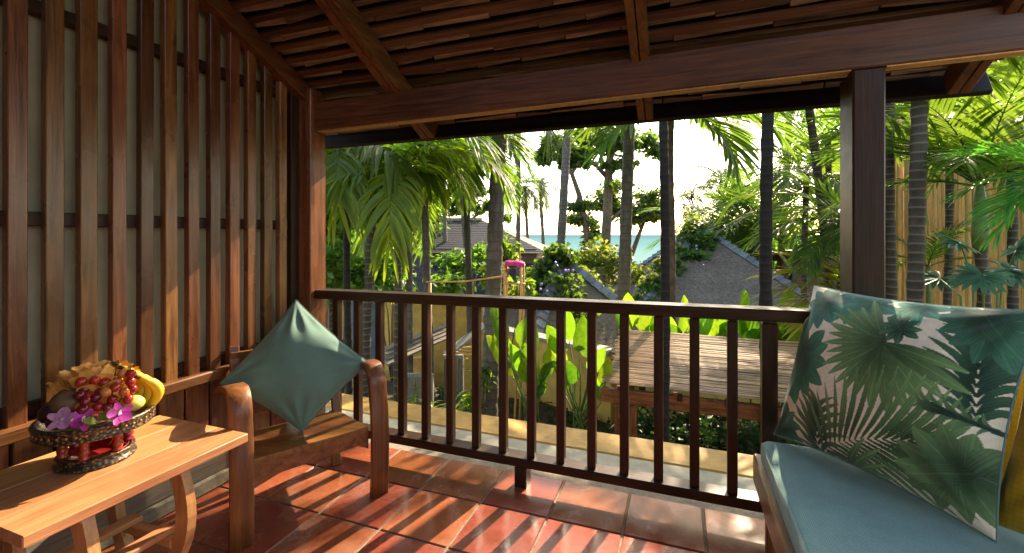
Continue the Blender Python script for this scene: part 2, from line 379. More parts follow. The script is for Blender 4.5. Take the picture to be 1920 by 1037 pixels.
MB().box((-2.36, -.6, .075), (-2.232, 2.14, .165), .006).build('base_rail', M['greyY'], wall)
MB().box((-2.40, -.6, -.003), (-2.222, 2.14, .075), .012).build('kerb', M['kerbc'], wall)
MB().box((-2.245, 2.17, -.004), (-2.115, 2.30, 2.2), .005).build('corner_post', M['slatZ'], wall)
MB().box((-2.24, 2.105, .55), (-2.20, 2.165, 2.2), .003).build('jamb', M['darkZ'], wall)

# ------------------------------------------------------------ railing
rail = thing('balcony_railing', (-.8, 2.25, 0), 'dark wooden balcony railing with square upright balusters', 'railing')
MB().beam((-2.113, 2.245, .932), (.657, 2.245, .956), .11, .053, (0, 0, 1), .007).build('top_rail', M['railX'], rail)
MB().box((-2.113, 2.20, .100), (.657, 2.295, .147), .006).build('bottom_rail', M['railX'], rail)
bm_ = MB().box((-.021, -.021, .145), (.021, .021, .918), .004).mesh('baluster', M['railZ'])
x = -1.98
while x < .6:
    if abs(x - .36) > .05: link_mesh('baluster', bm_, rail, Vector((x, 2.247, 0)) - wloc(rail), (0, 0, rnd.uniform(-.02, .02)))
    x += .1572
MB().box((.335, 2.212, .145), (.395, 2.272, .918), .004).build('newel', M['railZ'], rail)
MB().box((-.80, 2.196, -.004), (-.735, 2.275, .102), .004).build('foot_block', M['railZ'], rail)

# ------------------------------------------------------------ post, beam, roof
post = MB().box((.658, 2.203, -.004), (.769, 2.366, 1.970), .007).build('roof_post', M['darkZ'], None, False, (.71, 2.28, 0))
tag(post, 'square dark wooden post holding up the beam behind the leaf pillow', 'post')
beam = MB().beam((-2.6, 2.2425, 2.023), (1.9, 2.2425, 2.072), .085, .174, (0, 0, 1), .006).build('eave_beam', M['roofwX'], None, False, (0, 2.2, 1.945))
tag(beam, 'long brown timber beam across the top of the veranda opening', 'beam')
for xa, xb in ((-2.1, .655), (.772, 1.9)): MB().beam((xa, 2.234, 1.9325 + (xa + 2.6)*.0109), (xb, 2.234, 1.9325 + (xb + 2.6)*.0109), .056, .006, (0, 0, 1), .002).build('lit_underside_strip', M['bamboo'], beam)  # pale strip added to give the beam's underside its floor-bounce light
roof = thing('veranda_roof', (-.6, 1.4, 2.4), 'sloping veranda roof of old timber shingles on brown rafters, seen from below', 'roof')
sl = math.hypot(1, RS); uy = Vector((0, 1/sl, RS/sl)); un = Vector((0, -RS/sl, 1/sl))   # down the slope, up out of it
def rp(x, y, off): return Vector((x, y, rafter_z(y))) + un * off
def rafter(x0, x1, depth, y0, y1, name='rafter', m='roofwY', split=True):
    if split:
        xm = (x0 + x1) / 2
        for a, b in ((x0, xm - .0025), (xm + .0025, x1)):
            MB().beam(rp((a+b)/2, y0, depth/2), rp((a+b)/2, y1, depth/2), b - a, depth, un).build(name, M[m], roof)
    else: MB().beam(rp((x0+x1)/2, y0, depth/2), rp((x0+x1)/2, y1, depth/2), x1 - x0, depth, un).build(name, M[m], roof)
rafter(-1.585, -1.485, .105, -1.28, 2.575)
rafter(-.215, -.135, .105, -1.28, 2.575)
rafter(1.12, 1.20, .105, -1.28, 2.575)
rafter(-2.235, -2.145, .095, -1.28, 2.19, 'wall_rafter', 'roofwY', False)
XL, XR = -2.75, 1.30
MB().beam(rp((XL+XR)/2, 2.60, .119), rp((XL+XR)/2, 2.628, .119), XR - XL, .183, un).build('fascia', M['fascia'], roof)
PITCH = .094
nsh = 0; far = MB()
for r in range(45):
    yb = 2.585 - r * PITCH / sl
    if r > 0:
        p = rp(XL + .001, yb - .012, .112 + rnd.uniform(-.003, .003)); q = rp(XR - .001, yb - .012, .112 + rnd.uniform(-.003, .003))
        MB().beam(p, q, .026, .034, uy, .002).build('batten', M['batten'], roof)
    x = XL + (r % 3) * .09
    while x < XR:
        w = rnd.uniform(.20, .44); x2 = min(x + w, XR)
        if x2 - x > .05:
            o1 = .127 + rnd.uniform(-.0025, .004); o2 = o1 + .022
            p = rp((x + x2)/2, yb + .044 + rnd.uniform(-.003, .003), o1); q = rp((x + x2)/2 + rnd.uniform(-.004, .004), yb + .000 + rnd.uniform(-.003, .003), o2)
            if nsh < 298: MB().beam(p, q, x2 - x - rnd.uniform(.002, .005), .012, un, .0015).build('shingle', M['shingle'], roof); nsh += 1
            else: far.beam(p, q, x2 - x - .006, .010, un, .0015)
        x = x2
tag(far.build('shingle_field', M['shingle'], roof), kind='stuff')
MB().beam(rp((XL+XR)/2, 2.63, .215), rp((XL+XR)/2, -1.3, .215), XR - XL, .012, un).build('roof_deck', M['fascia'], roof)

# ------------------------------------------------------------ armchair
def chair():
    bk = Vector((-.87, .49, 0)).normalized(); sd = Vector((.49, .87, 0)).normalized(); c0 = Vector((-1.575, 1.645, 0))
    P = lambda s, b, z: c0 + sd * s + bk * b + Vector((0, 0, z))
    t = thing('armchair', c0 + bk * .25, 'low wooden armchair with bent arms and plank seat in the corner', 'chair')
    for s, nm in ((-.30, 1), (.30, 1)):
        path = [P(s, -.02, 0), P(s, -.028, .15), P(s, -.03, .3), P(s, -.02, .43), P(s, .0, .52)]
        for a in range(0, 100, 15): path.append(P(s, .085 - .085*math.cos(R(a)), .535 + .095*math.sin(R(a))))
        path += [P(s, .17, .619), P(s, .28, .588), P(s, .40, .545), P(s, .47, .515)]
        MB().sweep(path, sd, .088, .028).build('arm', M['chairZ'], t, True)
    # seat: a board of three planks, falling to the back
    for k in range(3):
        b0 = .0 + k*.145; b1 = b0 + .1446; z0 = .345 - b0*.10; z1 = .345 - b1*.10
        vs = []
        for (b, z) in ((b0, z0), (b1, z1)):
            for s in (-.252, .252):
                vs += [P(s, b, z), P(s, b, z - .024)]
        MB().add(vs, [(0, 4, 6, 2), (1, 3, 7, 5), (0, 2, 3, 1), (4, 5, 7, 6), (0, 1, 5, 4), (2, 6, 7, 3)]).build('seat_plank', M['chairX'], t)
    ap = [(-.255, .215), (-.255, .335), (.255, .335), (.255, .235), (.205, .262), (-.145, .252)]
    vs = [P(s, .004, z) for s, z in ap] + [P(s, .030, z) for s, z in ap]; n = len(ap)
    # side outline is concave, so split in quads
    fs = [(0, 1, 5), (1, 2, 4, 5), (2, 3, 4)]; fs = [tuple(f) for f in fs] + [tuple(i + n for i in f[::-1]) for f in fs] + [(i, i + n, (i + 1) % n + n, (i + 1) % n) for i in range(n)]
    MB().add(vs, fs).build('apron', M['chairX'], t)
    for s in (-.24, .24):
        MB().beam(P(s, .42, 0), P(s, .45, .30), .05, .032, bk).build('back_leg', M['chairZ'], t)
        MB().beam(P(s, .03, .275), P(s, .43, .245), .03, .07, (0, 0, 1)).build('side_rail', M['chairY'], t)
        MB().beam(P(s, .40, .27), P(s, .55, .72), .045, .03, bk).build('back_post', M['chairZ'], t)
    for z, b in ((.42, .445), (.54, .485), (.66, .525)):
        MB().beam(P(-.26, b, z), P(.26, b, z), .02, .07, (0, 0, 1)).build('back_slat', M['chairX'], t)
    return P
CP = chair()

def pillow_mesh(name, mat, W, H, T, n=48, m=48, pinch=.10, seed=1, print_fn=None, wr=.006, ear=1.0):
    "soft square cushion in the local XZ plane, front towards -Y"
    u = np.linspace(-1, 1, n + 1); v = np.linspace(-1, 1, m + 1); U, Vv = np.meshgrid(u, v)
    rs = np.random.RandomState(seed); ph = rs.rand(8) * 6.28
    px = U * (1 - pinch * (1 - Vv**2) * U**2) * W / 2; pz = Vv * (1 - pinch * (1 - U**2) * Vv**2) * H / 2
    prof = np.clip((1 - np.abs(U)**2.2), 0, 1)**.6 * np.clip((1 - np.abs(Vv)**2.2), 0, 1)**.6
    wrk = wr * (np.sin(7*U*Vv + ph[0]) * np.sin(3.1*U + ph[1]) + .6*np.sin(9*(U + .4*Vv) + ph[2]) * np.abs(U)**2 + .6*np.sin(8*(Vv - .5*U) + ph[3]) * np.abs(Vv)**2)
    for cu in (-1, 1):
        for cv in (-1, 1):
            r_ = np.hypot(U - cu, Vv - cv); an = np.arctan2(Vv - cv, U - cu)
            wrk = wrk + wr * 1.1 * np.sin(13*an + ph[4] + 2*cu + cv) * np.exp(-((r_ - .5)/.32)**2)
    y = T/2 * prof + wrk * np.clip(prof * 2, 0, 1)
    N = (n+1)*(m+1)
    front = np.stack([px, -y - .002, pz], -1).reshape(-1, 3); back = np.stack([px, y + .002, pz], -1).reshape(-1, 3)
    idx = np.arange(N).reshape(m+1, n+1)
    q = np.stack([idx[:-1, :-1], idx[:-1, 1:], idx[1:, 1:], idx[1:, :-1]], -1).reshape(-1, 4)
    rim = np.concatenate([idx[0, :], idx[1:, -1], idx[-1, -2::-1], idx[-2:0:-1, 0]])
    r2 = np.roll(rim, -1); side = np.stack([r2, rim, rim + N, r2 + N], -1)
    me = np_mesh(name, np.vstack([front, back]), np.vstack([q, q[:, ::-1] + N, side]), mat, True)
    uv = np.stack([(U + 1)/2 * W / .7, (Vv + 1)/2 * H / .7], -1).reshape(-1, 2); uv = np.vstack([uv, uv])
    li = np.empty(len(me.loops), np.int32); me.loops.foreach_get('vertex_index', li)
    l = me.uv_layers.new(name='UVMap'); l.data.foreach_set('uv', uv[li].astype(np.float32).ravel())
    if print_fn:
        c = print_fn(((U + 1)/2 * W).ravel(), ((Vv + 1)/2 * H).ravel()); c = np.vstack([c, c])
        a = me.color_attributes.new('print', 'FLOAT_COLOR', 'POINT'); a.data.foreach_set('color', np.hstack([c, np.ones((len(c), 1))]).astype(np.float32).ravel())
    PIPE[name] = [tuple(front[i] * np.array([1.004, 0, 1.004])) for i in rim[::2]]
    return me
PIPE = {}
def add_piping(o, key, mat, r=.0035):
    pts = PIPE[key]; link_mesh('piping', MB().tube(pts + pts[:1], r, 6, False).mesh('piping', mat, True), o)
def frame_matrix(o, x, z):
    x = Vector(x).normalized(); z = Vector(z).normalized(); y = z.cross(x).normalized(); z = x.cross(y)
    return Matrix(((x.x, y.x, z.x, o[0]), (x.y, y.y, z.y, o[1]), (x.z, y.z, z.z, o[2]), (0, 0, 0, 1)))
# green cushion balanced on a corner against the chair back
cb = CP(0.02, .30, .33); ctop = CP(-.03, .47, .83)
me = pillow_mesh('cushion', M['cushion'], 2.0, 2.0, .21, 90, 90, .05, 3, None, .007)
kb, kr, kt, kl = at(566, 808, 2.215), at(692, 681, 2.36), at(555, 563, 2.44), at(413, 719, 2.15)
kc = (kb + kr + kt + kl) / 4; kn = (kr - kl).cross(kt - kb).normalized()
def on_quad(x, y, z):
    u_, v_ = (x + 1) / 2, (z + 1) / 2; return kb.lerp(kr, u_).lerp(kl.lerp(kt, u_), v_) - kn * y - kc
for v_ in me.vertices: v_.co = on_quad(*v_.co)
PIPE['cushion'] = [tuple(on_quad(*q)) for q in PIPE['cushion']]
me.update(); o = link_mesh('cushion', me, None, kc)
add_piping(o, 'cushion', M['cushion'])
tag(o, 'plain sea green cushion standing on its corner on the wooden armchair', 'cushion')

# ------------------------------------------------------------ low table
TZ = .50
tab = thing('coffee_table', (-1.9, 1.01, 0), 'low orange teak table with curved legs carrying the fruit stand', 'table')
xs = [-2.165, -1.985, -1.80, -1.63]
for a, b in zip(xs, xs[1:]): MB().box((a + .0004, .675, TZ - .034), (b - .0004, 1.345, TZ), .003).build('table_plank', M['tableY'], tab)
for lx, sg in ((-1.745, 1), (-2.05, -1)):
    for ly in (.85, 1.14):
        pts = [];
        for i in range(11):
            s = i / 10; z = TZ - .036 - s * (TZ - .036); bulge = .055 * math.sin(math.pi * min(1, s * 1.25)) - .05 * max(0, s - .6)
            pts.append((lx + sg * bulge, ly, z))
        # broad face towards the viewer: width along X, thickness along Y
        mb = MB(); W = Vector((1, 0, 0)); vs = []; fs = []
        for i, p in enumerate(pts):
            wd = .075 - .012 * math.sin(math.pi * i / 10)
            for a, b in ((-wd/2, -.016), (wd/2, -.016), (wd/2, .016), (-wd/2, .016)): vs.append((p[0] + a, p[1] + b, p[2]))
        for i in range(10):
            for k in range(4): fs.append((i*4+k, (i+1)*4+k, (i+1)*4+(k+1) % 4, i*4+(k+1) % 4))
        fs += [(0, 1, 2, 3), (43, 42, 41, 40)]
        mb.add(vs, fs).build('leg', M['tableZ'], tab)
for sx in (-1.99, -1.80): MB().box((sx - .028, .83, .185), (sx + .028, 1.16, .205), .003).build('shelf_slat', M['tableY'], tab)
for ly in (.85, 1.14): MB().box((-2.05, ly - .02, .15), (-1.745, ly + .02, .184), .003).build('stretcher', M['tableX'], tab)
for ly in (.85, 1.14): MB().box((-2.10, ly - .02, TZ - .075), (-1.695, ly + .02, TZ - .035), .003).build('top_bearer', M['tableX'], tab)

# ------------------------------------------------------------ fruit stand and fruit
BC = Vector((-1.955, 1.005, TZ)); 
_V = Vector((BC.x, BC.y, 0)).normalized(); _S = Vector((-_V.y, _V.x, 0)) * -1          # along and across the line of sight
def bp(a, b, z): return Vector((BC.x, BC.y, 0)) + _S * a + _V * b + Vector((0, 0, z))
M['lacquer'] = plain('red_lacquer', (.30, .02, .015), .25, .05, 30., .35, .05, .5)
def m_ornate():
    m, nt, b, o = newmat('gilt_ornament'); v = coords(nt)
    vo = node(nt, 'ShaderNodeTexVoronoi'); vo.inputs['Scale'].default_value = 95; nt.links.new(v, vo.inputs['Vector'])
    c = ramp(nt, vo.outputs['Distance'], [(.12, (.34, .22, .09)), (.35, (.13, .085, .045)), (.6, (.025, .018, .012))])
    n = noise(nt, v, 22, 2, .5); c = mix(nt, c, (.02, .13, .05), ramp(nt, n, [(.70, (0, 0, 0)), (.74, (.7, .7, .7))]))
    nt.links.new(c, b.inputs['Base Color']); b.inputs['Roughness'].default_value = .38; b.inputs['Metallic'].default_value = .35
    bump(nt, b, vo.outputs['Distance'], .4, -.002); return m
M['ornate'] = m_ornate()
M['orange_tile'] = plain('copper_inlay', (.42, .16, .07), .3, .2, 40., .3, .1)
st = thing('fruit_stand', BC, 'round red lacquered pedestal tray with gilt rim on the low table', 'fruit stand')
MB().lathe([(.108, .0), (.112, .004), (.112, .010), (.103, .014), (.103, .030), (.108, .034), (.100, .037), (.092, .037), (.092, .012), (.088, .006)], BC, 48).build('base_ring', M['ornate'], st, True)
MB().lathe([(.0905, .005), (.0908, .036), (.086, .0375), (.083, .012), (.002, .010)], BC, 40).build('base_floor', M['lacquer'], st, True)
MB().lathe([(.06, .098), (.125, .104), (.145, .112), (.143, .120), (.05, .116)], BC, 48).build('bowl_underside', M['lacquer'], st, True)
MB().lathe([(.146, .113), (.160, .116), (.166, .122), (.162, .128), (.163, .150), (.168, .156), (.164, .163), (.154, .163), (.150, .135), (.06, .122), (.002, .122)], BC, 56).build('bowl', M['ornate'], st, True)
colm = MB().lathe([(.016, .036), (.018, .042), (.012, .047), (.015, .054), (.016, .064), (.011, .070), (.015, .073), (.011, .077), (.014, .086), (.012, .092), (.017, .097), (.018, .104)], (0, 0, 0), 14).mesh('pillar', M['lacquer'], True)
for k in range(6):
    a = R(60 * k + 12); link_mesh('pillar', colm, st, (.088 * math.cos(a), .088 * math.sin(a), 0))
gem = MB().ball((0, 0, 0), .0042, 8, 5, (.5, 1.2, 1)).mesh('inlay', M['orange_tile'], True)
for k in range(40):
    a = 2*math.pi*k/40; link_mesh('inlay', gem, st, (.1632*math.cos(a), .1632*math.sin(a), .139), (0, 0, a))

M['melon'] = plain('cantaloupe_flesh', (.95, .44, .11), .45, .03, 40., .18, .15)
def melon():
    c = bp(.0, .03, TZ + .238)
    t = thing('carved_melon', c, 'orange melon carved into a flower on top of the fruit', 'melon')
    MB().ball(c, .088, 24, 14, (1, 1, .78)).build('flesh', M['melon'], t, True)
    for ring, (el, n, ln, wd, lift) in enumerate(((5, 9, .052, .075, .75), (26, 9, .046, .066, .8), (46, 8, .038, .054, .8), (64, 6, .03, .044, .8), (80, 4, .022, .03, .7))):
        for k in range(n):
            az = 2*math.pi*(k + .5*(ring % 2))/n + rnd.uniform(-.08, .08); e = R(el)
            d = Vector((math.cos(az)*math.cos(e), math.sin(az)*math.cos(e), math.sin(e)*.8)); p = c + d * .084
            side = Vector((-math.sin(az), math.cos(az), 0)); upv = side.cross(d) * -1
            if upv.z < 0: upv = -upv
            mb = MB(); vs = []; fs = []; nu, nv = 6, 4
            for j in range(nv + 1):
                s = j/nv
                for i in range(nu + 1):
                    q = i/nu*2 - 1; ww = wd*(.55 + .75*s - .55*s**3)*.5
                    wav = .004*math.sin(q*6 + k)*s
                    vs.append(p + side*(q*ww) + upv*(ln*s*(1 - .18*q*q) - .008) + d*(lift*ln*s*s + .006*(1 - q*q) + wav))
            n0 = len(vs); vs += [v - d*.004 for v in vs]
            for j in range(nv):
                for i in range(nu):
                    a = j*(nu+1) + i; fs.append((a, a+1, a+nu+2, a+nu+1)); fs.append((a+n0, a+nu+1+n0, a+nu+2+n0, a+1+n0))
            mb.add(vs, fs).build('petal', M['melon'], t, True)
melon()
def m_banana():
    m, nt, b, o = newmat('banana_skin'); v = coords(nt); n = noise(nt, v, 60, 5, .7); n2 = noise(nt, v, 14, 2, .5)
    c = ramp(nt, n2, [(.3, (.72, .42, .02)), (.7, (.85, .58, .05))]); c = mix(nt, c, (.10, .05, .01), ramp(nt, n, [(.66, (0, 0, 0)), (.74, (.7, .7, .7))]))
    nt.links.new(c, b.inputs['Base Color']); b.inputs['Roughness'].default_value = .45; return m
M['banana'] = m_banana(); M['banana_tip'] = plain('banana_tip', (.06, .04, .015), .8, 0, 30., .3, .2)
t = thing('banana_hand', bp(.10, .02, TZ + .17), 'hand of yellow bananas standing at the right of the fruit stand', 'bananas')
for k in range(4):
    q = k - 1.5; base = bp(.070 + .017*k, .035 - .028*k, TZ + .172 - .006*k); pts = []; rad = []
    for i in range(11):
        s = i/10; a = R(-35 + 100*s)
        off = _S * (.018 + .052*math.sin(math.pi*s*.85) + .004*q - .05*s) + _V * (.012*q*(1 - s)) + Vector((0, 0, (.145 - .008*k)*s))
        pts.append(base + off); rad.append(.0195 * (max(.02, math.sin(math.pi*(.10 + .82*s))))**.5)
    rad[-1] = .006; rad[-2] = .009
    bn = MB().tube(pts, rad, 7).build('banana', M['banana'], t, True)
    MB().tube([pts[-1], pts[-1] + (pts[-1]-pts[-2])*.8 - _S*.004], [.0055, .0065], 6).build('stalk', M['banana_tip'], bn, True)
def m_grape():
    m, nt, b, o = newmat('grape_skin'); oi = node(nt, 'ShaderNodeObjectInfo')
    c = ramp(nt, oi.outputs['Random'], [(.0, (.10, .006, .012)), (.45, (.30, .012, .015)), (.8, (.50, .04, .02)), (1., (.55, .2, .05))]); nt.links.new(c, b.inputs['Base Color'])
    b.inputs['Roughness'].default_value = .16; b.inputs['Subsurface Weight'].default_value = .25; b.inputs['Subsurface Radius'].default_value = (.01, .003, .002); return m
M['grape'] = m_grape(); gm = MB().ball((0, 0, 0), .0155, 14, 9, (1, 1, 1.12)).mesh('grape', M['grape'], True)
t = thing('grape_bunch', bp(.03, -.07, TZ + .20), 'bunch of glossy red grapes in front of the carved melon', 'grapes')
placed = []
for k in range(600):
    a_, b_ = rnd.uniform(-.045, .095), rnd.uniform(-.13, -.06); z_ = TZ + .185 + (b_ + .13)*1.1 + rnd.uniform(0, .04) + .18*max(0, a_)
    p = bp(a_, b_, z_)
    if all((p - q).length > .0265 for q in placed):
        placed.append(p); link_mesh('grape', gm, t, p - wloc(t), (rnd.uniform(-1, 1), rnd.uniform(-1, 1), 0))
    if len(placed) >= 27: break
MB().tube([bp(.02, -.06, TZ+.17), bp(.03, -.07, TZ+.2), bp(.045, -.055, TZ+.25)], .003, 6).build('stem', M['stem_green'], t)
def fruit(name, label, cat, p, r, c, sc=(1, 1, 1), rough=.4, crown=None, spk=.25):
    t = thing(name, p - Vector((0, 0, r)), label, cat)
    m = plain(name + '_skin', c, rough, 0, 45., spk, .1)
    MB().lathe([(max(.0008, r*math.sin(math.pi*i/14))*(1 - .04*math.cos(math.pi*i/7)), -r*math.cos(math.pi*i/14)*sc[2] + (.12*r if i == 0 else 0) - (.15*r if i == 14 else 0)) for i in range(15)], p, 22, sc[0], sc[1], .4).build('flesh', m, t, True)
    top = p + Vector((0, 0, r*.84*sc[2]))
    if crown:
        for k in range(4):
            a = k*math.pi/2 + .4; d = Vector((math.cos(a), math.sin(a), 0)); s_ = Vector((-d.y, d.x, 0))
            MB().add([top + d*.004, top + d*.016 + s_*.012, top + d*.028 + Vector((0, 0, .003)), top + d*.016 - s_*.012, top + d*.016 + Vector((0, 0, .006))], [(0, 1, 4), (1, 2, 4), (2, 3, 4), (3, 0, 4)]).build('sepal', crown, t)
    MB().tube([top - Vector((0, 0, .004)), top + Vector((.003, 0, .012))], [.003, .0025], 6).build('stalk', M['stem_brown'], t)
fruit('round_brown_fruit', 'round dull brown fruit left of the grapes', 'fruit', bp(-.070, -.045, TZ + .232), .046, (.17, .085, .045), (1.05, 1, .95), .6)
fruit('yellow_fruit', 'pale yellow rounded fruit between grapes and bananas', 'fruit', bp(.094, -.07, TZ + .193), .034, (.72, .58, .13), (1.1, 1, .85), .35, None, .12)
fruit('mangosteen', 'dark purple mangosteen at the left rim of the tray', 'fruit', bp(-.108, .0, TZ + .192), .040, (.05, .012, .014), (1, 1, .92), .4, M['stem_green'])
fruit('dark_plum_fruit', 'dark maroon fruit behind the orchids, low at the left front', 'fruit', bp(-.095, -.075, TZ + .182), .030, (.07, .015, .018), (1, 1, .92), .38)
M['orchid'] = leafmat('orchid_petal', (.52, .05, .40), (.75, .12, .62), .4, .5, .35, 40., .02); M['orchid_pale'] = leafmat('pale_orchid_petal', (.62, .30, .52), (.8, .4, .7), .4, .5, .1, 60., .02)
M['orchid_white'] = leafmat('orchid_throat', (.75, .62, .72), (.8, .7, .8), .4, .5, .05, 40.)
def petal(mb, c, d, up, L, W, cup):
    s = d.cross(up).normalized(); vs = []; fs = []
    for j in range(6):
        q = j/5; w = W*math.sin(math.pi*(.12 + .80*q))**.8*.5 + .001; 
        for i in (-1, -.4, .4, 1): vs.append(c + d*(L*q) + s*(w*i) + up*(cup*(q**1.5)*L + .25*w*abs(i)))
    for j in range(5):
        for i in range(3): a = j*4+i; fs.append((a, a+1, a+5, a+4))
    mb.add(vs, fs)
def orchid(p, face, spin, label, size=.034, mat='orchid'):
    t = thing('orchid_flower', p, label, 'flower', 'orchids tucked into the fruit')
    n = Vector(face).normalized(); u = n.orthogonal().normalized(); v = n.cross(u)
    for k in range(5):
        a = spin + 2*math.pi*k/5; d = (u*math.cos(a) + v*math.sin(a)); mb = MB(); petal(mb, p, d, n, size*(1 if k % 2 else 1.12), size*(.95 if k % 2 else .6), .22); mb.build('petal', M[mat], t, True)
    mb = MB(); petal(mb, p + n*.004, (n*.8 + v*.6).normalized(), (v*-.8 + n*.6).normalized(), size*.6, size*.5, .3); mb.build('lip', M['orchid_white'], t, True)
    MB().ball(p + n*.005, .005, 8, 5).build('throat', M['orchid_white'], t, True)
toc = -_V * .8 + Vector((0, 0, .55))
orchid(bp(-.082, -.125, TZ + .200), toc - _S*.3, .3, 'pale pink orchid flower at the left front of the fruit tray', .036, 'orchid_pale')
orchid(bp(-.032, -.145, TZ + .188), toc + _S*.15, 1.2, 'deep purple orchid flower in the middle of the tray front', .034)
orchid(bp(.058, -.15, TZ + .186), toc + _S*.2, .75, 'bright magenta orchid flower hanging over the right front rim', .036)
t = thing('lime_leaf_pair', bp(.02, -.14, TZ + .165), 'bright lime green leaves between the two orchids', 'leaves')
for dd in (_S*.9 + Vector((0, 0, .3)), -_S*.5 - _V*.6 + Vector((0, 0, .1))):
    mb = MB(); petal(mb, bp(.005, -.14, TZ + .182), Vector(dd).normalized(), toc.normalized(), .055, .03, .1); mb.build('leaf', M['leaf_ginger'], t, True)

# ------------------------------------------------------------ day bed, pillows
bed = thing('day_bed', (.75, 1.4, 0), 'cushioned timber day bed in the right foreground with teal mattress', 'day bed')
bx0, by1 = .30, 2.135
MB().box((bx0 - .012, .55, .27), (bx0 + .024, by1, .385), .006).build('side_rail', M['chairY'], bed)
MB().box((bx0 + .026, by1 - .036, .27), (1.5, by1, .385), .006).build('end_rail', M['chairX'], bed)
for lx, ly in ((bx0 - .004, by1 - .072), (bx0 - .004, .56), (1.43, by1 - .075), (1.43, .56)):
    MB().box((lx + (.03 if lx < 1 else 0), ly + (-.002 if ly > 1 else 0), 0), (lx + .095, ly + .034, .383), .005).build('leg', M['chairZ'], bed)
MB().box((bx0 + .026, .56, .33), (1.5, by1 - .038, .352), .002).build('slat_deck', M['chairX'], bed)
def slab(name, lo, hi, r, mat, parent, n=30):
    "upholstered slab with soft rounded edges"
    lo = Vector(lo); hi = Vector(hi); u = np.linspace(-1, 1, n+1); rows = []
    h = (hi.z - lo.z)
    sx = (hi.x-lo.x)/2; sy = (hi.y-lo.y)/2; cx, cy = (lo.x+hi.x)/2, (lo.y+hi.y)/2
    ring = []
    def outline(ins):
        pts = []
        rr = max(.004, .035 - ins*.5)
        for qx, qy, a0 in ((1, 1, 0), (-1, 1, 90), (-1, -1, 180), (1, -1, 270)):
            for k in range(7):
                a = R(a0 + 15*k); pts.append((cx + qx*(sx-ins-rr) + rr*math.cos(a), cy + qy*(sy-ins-rr) + rr*math.sin(a)))
        return pts
    levels = [(r, lo.z)] + [(r - r*math.sin(R(a)), lo.z + r - r*math.cos(R(a))) for a in (30, 60, 90)] + [(r - r*math.cos(R(a)), hi.z - r + r*math.sin(R(a))) for a in (0, 30, 60, 80)] + [(r*1.6, hi.z + .001), (.12, hi.z + .006), (.3, hi.z + .008)]
    vs = []; fs = []
    for ins, z in levels:
        for x, y in outline(ins): vs.append((x, y, z))
    n_ = 28
    for i in range(len(levels) - 1):
        for k in range(n_): fs.append((i*n_+k, i*n_+(k+1) % n_, (i+1)*n_+(k+1) % n_, (i+1)*n_+k))
    fs.append(tuple(range(n_))[::-1]); fs.append(tuple((len(levels)-1)*n_+k for k in range(n_)))
    ob = MB().add(vs, fs).build(name, mat, parent, True)
    l = ob.data.uv_layers.new(name='UVMap')
    for lp in ob.data.loops: p = ob.data.vertices[lp.vertex_index].co; l.data[lp.index].uv = (p.x*1.4 + p.z*.7, p.y*1.4 + p.z*.9)
    return ob
mt = slab('mattress', (bx0 + .012, .5, .354), (1.5, by1 - .006, .452), .022, M['mattress'], bed)
MB().tube([(bx0+.018, .6, .446), (bx0+.018, 2.09, .446)], .005, 6).build('piping', M['mattress'], mt, True)

